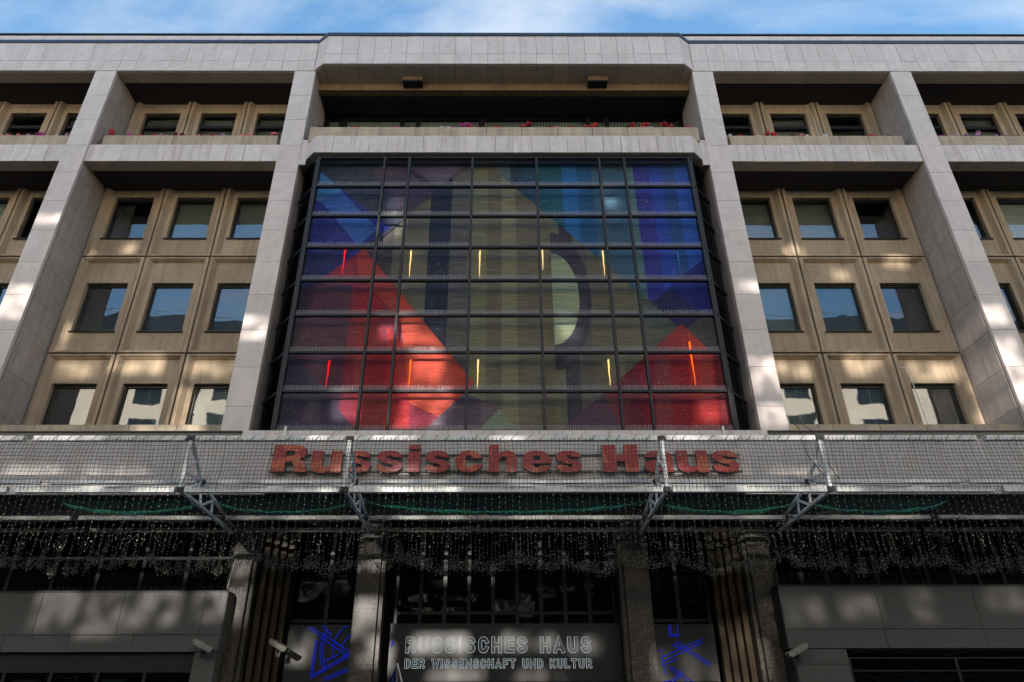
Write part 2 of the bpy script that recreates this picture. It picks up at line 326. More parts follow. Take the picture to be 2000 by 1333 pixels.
# ------------------------------------------------------------------ helpers
def obj(name, data, parent=None, loc=(0, 0, 0), mat=None):
    o = bpy.data.objects.new(name, data); COL.objects.link(o); o.location = loc
    if parent is not None: o.parent = parent
    if mat is not None and data is not None and not data.materials: data.materials.append(mat)
    return o
def thing(name, label, cat, loc=(0, 0, 0), group=None):
    o = obj(name, None, None, loc); tag(o, label, cat, group); o.empty_display_size = .2; return o
def tag(o, label, cat, group=None):
    o['label'] = label; o['category'] = cat
    if group: o['group'] = group
    return o
def structure(o):
    o['kind'] = 'structure'; return o
class MB:
    def __init__(s): s.v = []; s.f = []; s.mi = []
    def box(s, x0, x1, y0, y1, z0, z1, mi=0):
        n = len(s.v)
        s.v += [(x0,y0,z0),(x1,y0,z0),(x1,y1,z0),(x0,y1,z0),(x0,y0,z1),(x1,y0,z1),(x1,y1,z1),(x0,y1,z1)]
        s.f += [(n,n+3,n+2,n+1),(n+4,n+5,n+6,n+7),(n,n+1,n+5,n+4),(n+1,n+2,n+6,n+5),(n+2,n+3,n+7,n+6),(n+3,n,n+4,n+7)]
        s.mi += [mi]*6; return s
    def face(s, pts, mi=0):
        n = len(s.v); s.v += [tuple(p) for p in pts]; s.f.append(tuple(range(n, n+len(pts)))); s.mi.append(mi); return s
    def bar(s, a, b, r=.03, sides=4, mi=0, r2=None):
        a = Vector(a); b = Vector(b); d = (b-a).normalized()
        u = d.cross(Vector((0, 0, 1)));  u = d.cross(Vector((1, 0, 0))) if u.length < 1e-3 else u
        u.normalize(); w = d.cross(u); n = len(s.v); r2 = r if r2 is None else r2
        for p, rr in ((a, r), (b, r2)):
            for k in range(sides):
                t = 2*math.pi*(k+.5)/sides; s.v.append(tuple(p+u*math.cos(t)*rr+w*math.sin(t)*rr))
        for k in range(sides):
            j = (k+1) % sides; s.f.append((n+k, n+j, n+sides+j, n+sides+k)); s.mi.append(mi)
        s.f.append(tuple(n+k for k in reversed(range(sides)))); s.f.append(tuple(n+sides+k for k in range(sides))); s.mi += [mi, mi]
        return s
    def path(s, pts, r=.02, sides=6, mi=0):
        for a, b in zip(pts[:-1], pts[1:]): s.bar(a, b, r, sides, mi)
        return s
    def prism(s, poly, y0, y1, mi=0):            # polygon in x,z swept along y
        n = len(s.v); k = len(poly)
        s.v += [(x, y0, z) for x, z in poly]+[(x, y1, z) for x, z in poly]
        s.f += [tuple(range(n, n+k)), tuple(reversed(range(n+k, n+2*k)))]
        s.f += [(n+i, n+k+i, n+k+(i+1) % k, n+(i+1) % k) for i in range(k)]; s.mi += [mi]*(k+2); return s
    def plan(s, poly, z0, z1, mi=0):             # polygon in x,y swept along z
        n = len(s.v); k = len(poly)
        s.v += [(x, y, z0) for x, y in poly]+[(x, y, z1) for x, y in poly]
        s.f += [tuple(reversed(range(n, n+k))), tuple(range(n+k, n+2*k))]
        s.f += [(n+i, n+(i+1) % k, n+k+(i+1) % k, n+k+i) for i in range(k)]; s.mi += [mi]*(k+2); return s
    def mesh(s, name, *mats):
        me = bpy.data.meshes.new(name); me.from_pydata(s.v, [], s.f)
        for m in mats: me.materials.append(m)
        if len(mats) > 1: me.polygons.foreach_set('material_index', s.mi)
        me.update(); return me
    def make(s, name, mats, parent=None, loc=(0, 0, 0), fix=False):
        mats = mats if isinstance(mats, (list, tuple)) else [mats]
        me = s.mesh(name, *mats)
        if fix:
            bm = bmesh.new(); bm.from_mesh(me); bmesh.ops.recalc_face_normals(bm, faces=bm.faces); bm.to_mesh(me); bm.free()
        return obj(name, me, parent, loc)
_cache = {}
def slab(name, x0, x1, y0, y1, z0, z1, mat, parent, bevel=.006):
    """one loose block, mesh shared between blocks of the same size"""
    dx, dy, dz = round(x1-x0, 3), round(y1-y0, 3), round(z1-z0, 3)
    key = (dx, dy, dz, mat.name)
    if key not in _cache:
        _cache[key] = MB().box(-dx/2, dx/2, -dy/2, dy/2, -dz/2, dz/2).mesh(name, mat)
    return obj(name, _cache[key], parent, ((x0+x1)/2, (y0+y1)/2, (z0+z1)/2))
G = .011                                          # open joint between stones
def rnd(a, b): return random.uniform(a, b)

# ------------------------------------------------------------------ the street
structure(MB().box(-400, 400, -400, -16.0, -.6, -.14).make('road', M['asphalt']))
pv = structure(MB().box(-60, 60, -15.85, 40, -.6, 0).make('pavement', M['paving']))
structure(MB().box(-60, 60, -15.99, -15.86, -.5, .004).make('kerb', M['granite']))
pv2 = structure(MB().box(-60, 60, -60, -27.0, -.5, .0).make('pavement', M['paving']))
structure(MB().box(-60, 60, -21.62, -21.5, -.139, -.134).make('road_marking', M['road_line']))

# ------------------------------------------------------------------ house across the street (seen in the window panes; front shaped to add bounce light and sun spots)
PATCHES = [  # wanted sun spots on the front; openings opposite are cut to match
    (-14.31, 0, 12.19, 0.8, 0.9),
    (-7.32, 0, 11.32, 0.8, 0.6),
    (-14.38, 0, 15.26, 0.8, 0.25),
    (7.38, 0, 12.72, 0.7, 0.3),
    (7.27, 0, 9.76, 0.7, 0.9),
    (7.26, 0, 8.59, 0.7, 0.5),
    (14.14, 0, 10.32, 0.7, 1.1),
    (14.03, 0, 9.22, 0.7, 0.6),
    (14.24, 0, 11.74, 0.6, 0.5),
    (-13.02, 1.57, 10.74, 1.0, 0.45),
    (-11.23, 1.57, 10.92, 1.3, 0.5),
    (-8.97, 1.57, 10.74, 1.0, 0.4),
    (-12.62, 1.57, 15.21, 0.35, 0.4),
    (-9.43, 1.57, 9.43, 0.5, 1.0),
    (9.73, 1.57, 15.01, 0.5, 0.5),
    (13.01, 1.57, 14.71, 0.6, 0.4),
    (8.74, 1.57, 10.73, 0.9, 0.4),
    (11.04, 1.57, 10.86, 1.0, 0.5),
    (13.17, 1.57, 10.63, 1.3, 0.5),
    (11.06, 1.57, 14.24, 0.4, 0.4),
    (-3.52, 0.2, 14.93, 0.6, 0.9),
    (-3.48, 0.2, 16.0, 0.4, 0.4),
    (-2.44, 0.2, 11.23, 1.0, 0.6),
    (-3.28, 0.2, 11.23, 0.5, 0.4),
    (-2.14, 0.2, 10.07, 0.7, 0.9),
    (-2.14, 0.2, 9.24, 1.1, 0.8),
    (-2.38, 0.2, 8.48, 1.1, 0.4),
    (-4.31, 0.2, 9.01, 0.6, 0.8),
    (5.72, 0.2, 8.77, 0.7, 0.5),
    (3.48, 0.2, 16.01, 0.4, 0.4),
    (1.85, 0.2, 11.26, 0.5, 0.5),
    (-9.12, 0.3, 8.33, 1.6, 0.4),
    (-11.14, -0.4, 6.74, 3.5, 0.5),
    (-3.05, -0.4, 6.73, 2.0, 0.35),
    (5.95, -0.4, 6.66, 4.0, 0.5),
    (0.16, -0.4, 6.6, 1.2, 0.3),
    (-10.51, -2.28, 5.93, 2.6, 0.35),
    (6.5, -2.28, 5.97, 2.2, 0.35),
    (-1.91, -2.28, 5.92, 1.4, 0.3),
    (3.88, -2.28, 5.95, 1.0, 0.3),
    (-8.92, 0.24, 5.91, 1.8, 0.3),
    (-2.56, 0.24, 5.9, 2.4, 0.3),
    (1.34, 0.24, 5.9, 2.6, 0.3),
    (9.29, 0.24, 5.94, 2.4, 0.3),
    (-11.26, 1.1, 3.91, 0.9, 0.9),
    (-9.85, 1.1, 3.91, 1.1, 0.9),
    (-8.71, 1.1, 3.96, 0.9, 0.8),
    (-7.37, 1.1, 4.02, 0.8, 0.7),
    (-10.35, 1.1, 3.43, 1.6, 0.35),
    (7.34, 1.1, 3.76, 1.0, 0.5),
    (8.91, 1.1, 3.88, 0.8, 0.4),
    (10.48, 1.1, 3.94, 0.5, 0.6),
    (12.61, 1.1, 4.12, 0.8, 0.5),
    (-7.23, 1.6, 5.11, 0.7, 0.7),
    (-7.03, 1.6, 4.03, 0.5, 0.7),
    (-3.7, 1.6, 5.18, 0.7, 0.4),
    (-3.61, 1.6, 3.71, 0.7, 0.7),
    (-3.36, 1.6, 2.94, 0.5, 0.5),
    (6.27, 1.6, 2.57, 0.5, 0.9),
    (6.88, 1.6, 3.76, 0.4, 0.5),
    (-5.45, 2.4, 3.06, 0.5, 0.6),
    (4.76, 2.4, 2.74, 1.6, 0.5),
    (4.78, 2.4, 2.32, 1.6, 0.4),
    (6.03, 2.4, 2.74, 0.7, 1.4),
    (-1.7, 2.4, 3.13, 1.2, .36),
    (0.55, 2.4, 3.2, 1.3, .30),
    (-1.3, 2.4, 2.38, 1.2, .25),
    (0.7, 2.4, 2.38, 1.3, .25),
    (2.1, 2.4, 3.1, .7, .3),
    (-12.0, .24, 5.92, 5, .22),
    (-5.4, .24, 5.92, 2.6, .22),
    (5.4, .24, 5.92, 2.6, .22),
    (11.5, .24, 5.92, 5, .22),
]
OY = -29.0                                          # street front of the opposite house
opp = thing('opposite_house', 'house across the street, its upper front an added cream sun diffuser with cut openings', 'building', (0, OY, 0))
OX0, OX1, OZ, OZS = -62, 62, 28.2, 17.0
HOLES = []
for (px, py, pz, w, h) in PATCHES:
    t = (OY-py)/SUN_DIR.y
    hx, hz = px+SUN_DIR.x*t, pz+SUN_DIR.z*t
    HOLES.append((hx-w*.6, hx+w*.6, hz-h*.6, hz+h*.6))
xs = sorted({OX0, OX1, *[round(v, 3) for h in HOLES for v in h[:2]]})
zs = sorted({0, OZ, OZS, *[round(v, 3) for h in HOLES for v in h[2:]]})
def hole_at(x, z): return any(h[0] < x < h[1] and h[2] < z < h[3] for h in HOLES)
wl, sh, gz, gl = MB(), MB(), MB(), MB()
for i in range(len(xs)-1):
    k = 0
    while k < len(zs)-1:                            # solid runs of each column become one strip
        if hole_at((xs[i]+xs[i+1])/2, (zs[k]+zs[k+1])/2):
            (gz if zs[k] > 12.2 else gl).face([(xs[i], 0, zs[k]), (xs[i], 0, zs[k+1]), (xs[i+1], 0, zs[k+1]), (xs[i+1], 0, zs[k])]); k += 1; continue
        up_part = zs[k] >= OZS; k2 = k
        while k2 < len(zs)-1 and (zs[k2] >= OZS) == up_part and not hole_at((xs[i]+xs[i+1])/2, (zs[k2]+zs[k2+1])/2): k2 += 1
        if up_part: sh.face([(xs[i], 0, zs[k]), (xs[i], 0, zs[k2]), (xs[i+1], 0, zs[k2]), (xs[i+1], 0, zs[k])])
        else: wl.box(xs[i], xs[i+1], -.05, 0, zs[k], zs[k2])
        k = k2
wl.make('wall', M['opp_wall'], opp); sh.make('sun_diffuser', M['sun_diffuser'], opp); gz.make('sun_filter', M['sheer'], opp); gl.make('sun_filter', M['sheer_low'], opp)
MB().box(OX0, OX1, -.5, .35, OZ, OZ+.30).make('cornice', M['opp_frame'], opp)
MB().face([(OX0, .1, OZ+.3), (OX1, .1, OZ+.3), (OX1, -1.2, 31.45), (OX0, -1.2, 31.45)]).box(OX0, OX1, -1.6, -1.2, 30.0, 31.5).make('mansard_roof', M['slate'], opp)
rl = MB()
for k in range(62): rl.bar((OX0+2*k, -1.3, 31.5), (OX0+2*k, -1.3, 32.0), .03)
rl.bar((OX0, -1.3, 32.0), (OX1, -1.3, 32.0), .03).make('roof_rail', M['opp_frame'], opp)
pw = MB().box(-.95, .95, .002, .05, 0, 2.2).mesh('pane', M['opp_glass'])
pf = MB().box(-1.03, -.951, .001, .08, -.08, 2.28).box(.951, 1.03, .001, .08, -.08, 2.28).box(-.95, .95, .001, .08, -.08, -.001).box(-.95, .95, .001, .08, 2.201, 2.28).box(-.04, .04, .051, .08, 0, 2.2).mesh('window', M['opp_frame'])
for fl in range(7):
    for c in range(-9, 10):
        x, z = c*3.2+.6, 1.3+fl*3.6
        if any(h[0]-1.1 < x < h[1]+1.1 and h[2]-2.4 < z < h[3]+.1 for h in HOLES): continue
        f = obj('window', pf, opp, (x, 0, z)); obj('pane', pw, f)

# ------------------------------------------------------------------ the building
B = thing('cultural_centre', 'pale marble clad office building with tall pillars, flower loggias and a glazed middle bay', 'building')
# solid core, all behind the facade
core = MB()
core.box(-25, 25, 3.4, 14, 8.0, 25.3).box(-25, 25, 4.2, 14, 0, 7.9)
core.make('building_core', M['backing'], B)
PX = [-21.6, -14.4, -7.2, 7.2, 14.4, 21.6]
HW = .375
ZJ = [8.05]+[20.76-1.19*k for k in range(10, -1, -1)]+[22.0]
for px in PX:
    p = MB().box(px-HW+.03, px+HW-.03, .065, 3.4, 8.05, 22.0).make('pillar', M['backing'], B)
    for z0, z1 in zip(ZJ[:-1], ZJ[1:]):
        slab('stone_slab', px-HW, px+HW, -.012+rnd(-.002, .002), .06, z0+G/2, z1-G/2, M['marble'], p)
        for s in (-1, 1):
            if (px < -8 and s < 0) or (px > 8 and s > 0): continue     # faces turned away from the street view
            xa, xb = (px+HW-.03, px+HW) if s > 0 else (px-HW, px-HW+.03)
            slab('edge_strip', xa-.012*s, xb-.012*s, .075, .12, z0+G/2, z1-G/2, M['marble'], p)
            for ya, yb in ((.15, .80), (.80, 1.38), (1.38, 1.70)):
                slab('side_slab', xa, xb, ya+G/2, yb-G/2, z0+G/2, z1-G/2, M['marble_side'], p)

# cornice -----------------------------------------------------------
CX = 6.55                                           # half width of the forward middle part
ck = MB()
ck.box(-23, -6.86, .05, 3.4, 22.02, 23.5).box(6.86, 23, .05, 3.4, 22.02, 23.5)
ck.plan([(-6.85, .05), (-6.5, -.25), (6.5, -.25), (6.85, .05), (6.85, 3.4), (-6.85, 3.4)], 22.02, 23.5)
cornice = ck.make('cornice', M['backing'], B)
def cornice_run(x0, x1, y, n):
    dx = (x1-x0)/n
    for i in range(n):
        a, b = x0+i*dx+G/2, x0+(i+1)*dx-G/2
        slab('cornice_slab', a, b, y+rnd(-.004, .004), y+.04, 22.56, 23.5, M['marble'], cornice)
        slab('cornice_slab', a, b, y+rnd(-.004, .004), y+.04, 22.15, 22.56-G, M['marble'], cornice)
        slab('lip_slab', a, b, y-.03, y+.04, 22.0, 22.12, M['marble'], cornice)
        slab('soffit_slab', a, b, y+.05, .52, 21.985, 22.015, M['soffit'], cornice)
cornice_run(-22.9, -6.9, .0, 27); cornice_run(6.9, 22.9, .0, 27); cornice_run(-6.48, 6.48, -.31, 22)
for s in (-1, 1):                                   # splayed corners between the side and the middle cornice
    a, b = Vector((s*6.49, -.30, 0)), Vector((s*6.885, .0, 0)); nrm = Vector((s*.6, -.8, 0)); inn = -nrm*.04
    for z0, z1, pr in ((22.56, 23.5, 0), (22.15, 22.548, 0), (22.0, 22.12, .03)):
        q = [a+nrm*pr, b+nrm*pr, b+inn, a+inn]
        MB().plan([(v.x, v.y) for v in q], z0, z1).make('corner_slab', M['marble'], cornice, fix=True)
    MB().plan([(s*6.5, -.26), (s*6.86, .04), (s*6.86, .52), (s*6.5, .52)], 21.986, 22.014).make('soffit_slab', M['soffit'], cornice, fix=True)
MB().box(-22.9, -6.9, -.03, .3, 23.51, 23.66).box(6.9, 22.9, -.03, .3, 23.51, 23.66).plan(
    [(-6.9, -.032), (-6.5, -.345), (6.5, -.345), (6.9, -.032), (6.9, .3), (-6.9, .3)], 23.512, 23.664).make('coping', M['coping'], B, fix=True)
# set-back parapet above
up_ = MB().box(-24, 24, 1.46, 3, 23.5, 25.8).make('roof_parapet', M['backing'], B)
for i in range(80):
    x = -24+i*.6
    slab('parapet_slab', x+G/2, x+.6-G/2, 1.40+rnd(-.003, .003), 1.455, 24.7, 25.74, M['marble'], up_)
MB().box(-24, 24, 1.36, 3.0, 25.81, 25.86).make('coping', M['coping'], B)

# loggia bands -------------------------------------------------------
def band(x0, x1, y, n, ns):
    core = MB().box(x0, x1, y+.05, 1.9, 17.76, 18.44).make('loggia_band', M['backing'], B)
    dx = (x1-x0)/n
    for i in range(n):
        slab('band_slab', x0+i*dx+G/2, x0+(i+1)*dx-G/2, y+rnd(-.004, .004), y+.045, 17.73, 18.46, M['marble_band'], core)
    dx = (x1-x0)/ns
    for i in range(ns):
        slab('soffit_slab', x0+i*dx+G/2, x0+(i+1)*dx-G/2, y+.05, .52, 17.725, 17.755, M['soffit'], core)
    return core
for x0, x1 in ((-21.22, -14.78), (-14.02, -7.58), (7.58, 14.02), (14.78, 21.22)): band(x0, x1, .05, 11, 11)
mid = band(-6.26, 6.26, -.36, 21, 10)
for s in (-1, 1):
    a, b = Vector((s*6.27, -.35, 0)), Vector((s*6.60, -.02, 0)); nrm = Vector((s*.7, -.7, 0))
    q = [a, b, b-nrm*.05, a-nrm*.05]
    MB().plan([(v.x, v.y) for v in q], 17.73, 18.46).make('corner_slab', M['marble_band'], mid, fix=True)
    MB().plan([(s*6.27, -.30), (s*6.58, .0), (s*6.82, .06), (s*6.82, .9), (s*6.27, .9)], 17.727, 18.44).make('corner_soffit', M['soffit'], mid, fix=True)
    MB().box(min(s*6.60, s*6.81), max(s*6.60, s*6.81), -.03, .05, 17.5, 18.6).make('corner_slab', M['marble_band'], mid)

for x0, x1 in ((-21.22, -14.78), (-14.02, -7.58), (7.58, 14.02), (14.78, 21.22)):
    MB().box(x0, x1, .12, 1.56, 18.445, 18.455).make('loggia_floor', M['planter'], B)
# dark loggia ceilings
for x0, x1 in ((-21.22, -14.78), (-14.02, -7.58), (7.58, 14.02), (14.78, 21.22)):
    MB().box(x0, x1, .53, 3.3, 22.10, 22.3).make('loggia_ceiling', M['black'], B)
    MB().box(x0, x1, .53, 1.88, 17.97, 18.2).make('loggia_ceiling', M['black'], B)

# precast window panels ------------------------------------------------
WIN = 0
def facade_panel(xc, z0, z1, wz0, wz1, top_lip, bot_lip):
    hw, hwin = 1.036, .675
    yr, yf, yb = 1.43, 1.57, 1.80
    fx = [-hw, -hw+.10, -hw+.21, -hwin, hwin, hw-.21, hw-.10, hw]
    # front relief as rings: rim, chamfer, field, opening
    l = .05; c = .10
    zt1 = z1-(l if top_lip else 0); zt2 = zt1-(c if top_lip else 0)
    zb1 = z0+(l if bot_lip else 0); zb2 = zb1+(c if bot_lip else 0)
    m = MB()
    rings = [[(-hw, z0, yb), (hw, z0, yb), (hw, z1, yb), (-hw, z1, yb)],
             [(-hw, z0, yr), (hw, z0, yr), (hw, z1, yr), (-hw, z1, yr)],
             [(-hw+.10, zb1, yr), (hw-.10, zb1, yr), (hw-.10, zt1, yr), (-hw+.10, zt1, yr)],
             [(-hw+.21, zb2, yf), (hw-.21, zb2, yf), (hw-.21, zt2, yf), (-hw+.21, zt2, yf)],
             [(-hwin, wz0, yf), (hwin, wz0, yf), (hwin, wz1, yf), (-hwin, wz1, yf)],
             [(-hwin, wz0, yb), (hwin, wz0, yb), (hwin, wz1, yb), (-hwin, wz1, yb)]]
    for rg in rings:
        for x, z, y in rg: m.v.append((x, y, z))
    for k in range(len(rings)-1):
        for i in range(4):
            j = (i+1) % 4; m.f.append((4*k+i, 4*k+j, 4*k+4+j, 4*k+4+i)); m.mi.append(0)
    key = ('panel', z0, z1, wz0, wz1)
    if key not in _cache: _cache[key] = m.mesh('facade_panel', M['concrete'])
    return obj('facade_panel', _cache[key], B, (xc, rnd(-.004, .004), 0))
FR = .055
def window(xc, z0, z1, kind, transom=None):
    h = .675
    m = MB()
    m.box(-h, -h+FR, 1.70, 1.79, z0, z1).box(h-FR, h, 1.70, 1.79, z0, z1).box(-h+FR, h-FR, 1.70, 1.79, z1-FR-.03, z1).box(-h+FR, h-FR, 1.70, 1.79, z0, z0+FR*.6)
    if transom: m.box(-h+FR, h-FR, 1.69, 1.79, transom-.07, transom+.07)
    w = m.make('window', M['frame'], B, (xc, 0, 0))
    slab('sill', -h-.05, h+.05, 1.50, 1.76, z0-.028, z0-.002, M['frame'], w)
    if kind == 'open':                               # bottom-hung sash tilted inwards
        s_ = MB().box(-h+FR, -h+2*FR, -.025, .025, 0, z1-z0-.1).box(h-2*FR, h-FR, -.025, .025, 0, z1-z0-.1).box(-h+2*FR, h-2*FR, -.025, .025, z1-z0-.16, z1-z0-.1).box(-h+2*FR, h-2*FR, -.025, .025, 0, .06)
        s = s_.make('tilted_sash', M['frame'], w, (0, 1.80, z0+.03)); s.rotation_euler = (R(-13), 0, 0)
        pn = MB().box(-h+2*FR, h-2*FR, -.004, .004, .06, z1-z0-.16).make('pane', M['pane'], w, (0, 1.80, z0+.03)); pn.rotation_euler = (R(-13), 0, 0)
    else:
        zz = [(z0+FR*.6, z1-FR-.03)] if not transom else [(z0+FR*.6, transom-.07), (transom+.07, z1-FR-.03)]
        for a, b in zz: 
            pn = slab('pane', -h+FR, h-FR, 1.745, 1.753, a, b, M['pane'], w)
            pn.rotation_euler = (R(rnd(-.25, .25)), 0, R(rnd(-.3, .3)))
    # what stands right behind the glass
    if kind == 'blind':
        slab('blind', -h, h, 1.86, 1.872, z0, z1-.06, M['blind'], w)
    elif kind == 'dim':
        slab('blind', -h, h, 1.86, 1.872, z0, z1-.06, M['blind_dim'], w)
    elif kind == 'pale':
        n = 12; dz = (z1-z0-.06)/n
        for k in range(n): slab('blind_lamella', -h, h, 1.86, 1.872, z0+k*dz, z0+(k+1)*dz-.012, M['blind_pale'], w)
    elif kind == 'half':
        slab('blind', -h, h, 1.86, 1.872, z0+(z1-z0)*.45, z1-.06, M['blind'], w)
    elif kind == 'curtain':
        slab('curtain', -h, -.12, 1.90, 1.93, z0, z1-.06, M['room'], w)
    elif kind == 'plant':
        lf = MB()
        for k in range(26):
            a = rnd(0, 6.28); e = rnd(.2, 1.2); l_ = rnd(.2, .5); b0 = Vector((.05, 1.95, z0+.05))
            tip = b0+Vector((math.cos(a)*math.cos(e)*l_, abs(math.sin(a))*.25*math.cos(e), math.sin(e)*l_*1.3)); sd = Vector((-math.sin(a), 0, .3))*.035
            md = (b0+tip)/2+Vector((0, 0, .06)); lf.face([b0, md+sd, tip, md-sd])
        lf.make('window_plant', M['leaf'], w)
# rows: (z0, z1, window z0, window z1, transom)
ROWS = [(8.04, 11.205, 8.46, 10.27, None), (11.265, 14.805, 12.06, 13.88, None), (14.865, 18.40, 15.66, 17.46, None), (18.46, 22.30, 19.2, 21.56, 20.97)]
KINDS = {-2: [['blind', 'dark', 'half'], ['half', 'pale', 'dark'], ['dark', 'pale', 'open'], ['dark', 'dark', 'blind']],
         -1: [['dark', 'dim', 'blind'], ['plant', 'dim', 'dim'], ['curtain', 'blind', 'blind'], ['half', 'blind', 'blind']],
         1: [['blind', 'dim', 'dark'], ['blind', 'dim', 'curtain'], ['blind', 'blind', 'dark'], ['dark', 'blind', 'dark']],
         2: [['dark', 'blind', 'dark'], ['dark', 'blind', 'half'], ['dark', 'pale', 'blind'], ['dark', 'half', 'dark']]}
for bay in (-2, -1, 1, 2):
    bc = math.copysign(10.8 if abs(bay) == 1 else 18.0, bay)
    for r, (z0, z1, wz0, wz1, tr) in enumerate(ROWS):
        for c in range(3):
            xc = bc+(c-1)*2.13
            facade_panel(xc, z0, z1, wz0, wz1, r < 2, r in (1, 2))
            window(xc, wz0, wz1, KINDS[bay][r][c], tr)
    MB().box(bc-3.3, bc+3.3, 2.5, 2.6, 8.05, 22.2).make('room_wall', M['room'], B)
    # floor slabs and cross walls inside keep the rooms apart
    inn = MB()
    for z in (8.0, 11.24, 14.84, 18.4, 22.1): inn.box(bc-3.22, bc+3.22, 1.81, 2.49, z-.12, z+.08)
    for k in (-3.2, -1.065, 1.065, 3.2): inn.box(bc+k-.05, bc+k+.05, 1.812, 2.495, 8.1, 22.0)
    inn.make('room_partition', M['room'], B)
    # concrete strip along the foot of the bay
    for k in range(5):
        a = bc-3.2+k*1.28
        slab('base_block', a+.008, a+1.272, .22, .55, 8.06, 8.42, M['planter'], B)

# middle loggia --------------------------------------------------------
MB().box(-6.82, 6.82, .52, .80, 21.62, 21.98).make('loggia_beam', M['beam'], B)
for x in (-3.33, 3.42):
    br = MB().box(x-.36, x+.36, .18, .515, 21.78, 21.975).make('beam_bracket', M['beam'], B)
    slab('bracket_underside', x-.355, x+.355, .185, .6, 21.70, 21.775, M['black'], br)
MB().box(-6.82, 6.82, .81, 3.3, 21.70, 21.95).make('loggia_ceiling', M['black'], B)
MB().box(-6.82, 6.82, 2.2, 2.35, 18.4, 21.69).make('room_wall', M['black'], B)
MB().box(-6.82, 6.82, .12, 2.19, 18.3, 18.43).make('loggia_floor', M['backing'], B)
POST = [(-6.80, -6.70), (-6.30, -6.02), (-3.96, -3.80), (-3.36, -3.2), (-.98, -.74), (.86, 1.06), (3.14, 3.3), (3.86, 4.04), (6.14, 6.3), (6.70, 6.8)]
lw = MB()
for a, b in POST: lw.box(a, b, 1.88, 1.99, 18.44, 21.66)
lw.box(-6.8, 6.8, 1.885, 1.985, 21.60, 21.664)
lw = lw.make('loggia_window', M['frame'], B)
for (a, b), (c, d) in zip(POST[:-1], POST[1:]):
    slab('pane', b, c, 1.93, 1.938, 18.46, 21.59, M['pane'], lw)
    x = b+.01
    sl = MB()
    while x < c-.03:
        x2 = min(x+.10, c-.005); sl.face([(x, 2.02, 18.5), (x2, 2.05, 18.5), (x2, 2.05, 21.58), (x, 2.02, 21.58)]); x += .118
    sl.make('vertical_blind', M['curtain_green'], lw)

# glazed middle bay ------------------------------------------------------
GX = [-6.06, -3.91, -3.10, -1.04, 1.05, 3.11, 3.93, 6.05]
GZ = [8.06, 9.21, 10.40, 11.60, 12.80, 14.0, 15.2, 16.4, 17.60]
YG = -.20
bay = MB().box(-6.1, 6.1, YG-.03, YG+.10, 17.60, 17.72).make('glazed_bay', M['mullion'], B)
for x in GX:
    slab('mullion', x-.035, x+.035, YG-.09, YG+.06, 8.05, 17.60, M['mullion'], bay)
for z in GZ[1:-1]:
    for a, b in zip(GX[:-1], GX[1:]):
        slab('transom', a+.036, b-.036, YG-.06, YG+.055, z-.035, z+.035, M['mullion'], bay)
_sp = {}
def spikes(x0, x1, z, mat):
    w = round(x1-x0, 2)
    if w not in _sp:
        m = MB().box(0, w, -.015, .015, 0, .008); n = int(w/.065); rr = random.Random(3)
        for k in range(n):
            x = (k+.5)*w/n
            for dx in (-.018, .018): m.bar((x, 0, .008), (x+dx+rr.uniform(-.01, .01), -.02+rr.uniform(-.01, .02), .115), .0055, 3)
        _sp[w] = m.mesh('bird_spike_strip', mat)
    o = obj('bird_spike_strip', _sp[w], bay, (x0, YG-.05, z)); o['kind'] = 'stuff'; return o
for r, (z0, z1) in enumerate(zip(GZ[:-1], GZ[1:])):
    for c, (a, b) in enumerate(zip(GX[:-1], GX[1:])):
        p = slab('pane', a+.036, b-.036, YG, YG+.008, z0+.036, z1-.036, M['screen_glass'], bay)
        p.rotation_euler = (R(rnd(-.12, .12)), 0, R(rnd(-.12, .12)))
        if not (r == 5 and c in (3, )): spikes(a+.05, b-.05, z0+.037, M['spike'])
for s in (-1, 1):                                   # canted sides back to the pillars
    a, b = Vector((s*6.10, YG, 0)), Vector((s*6.80, .62, 0)); d = (b-a)
    MB().bar(a+Vector((s*.05, .03, 8.05)), a+Vector((s*.05, .03, 17.7)), .05).make('corner_post', M['mullion'], bay)
    for z0, z1 in zip(GZ[:-1], GZ[1:]):
        q = [a+d*.05, a+d*.98]
        MB().face([(q[0].x, q[0].y, z0+.05), (q[1].x, q[1].y, z0+.05), (q[1].x, q[1].y, z1-.05), (q[0].x, q[0].y, z1-.05)]).make('side_pane', M['shop_glass'], bay)
        MB().bar((a.x, a.y-.02, z1), (b.x, b.y-.02, z1), .045).make('side_transom', M['mullion'], bay)
    MB().box(min(s*6.12, s*6.84), max(s*6.12, s*6.84), 1.0, 1.1, 8.05, 17.7).make('side_backing', M['black'], bay)
MB().box(-6.8, 6.8, 1.2, 1.3, 8.05, 17.8).make('room_wall', M['black'], B)

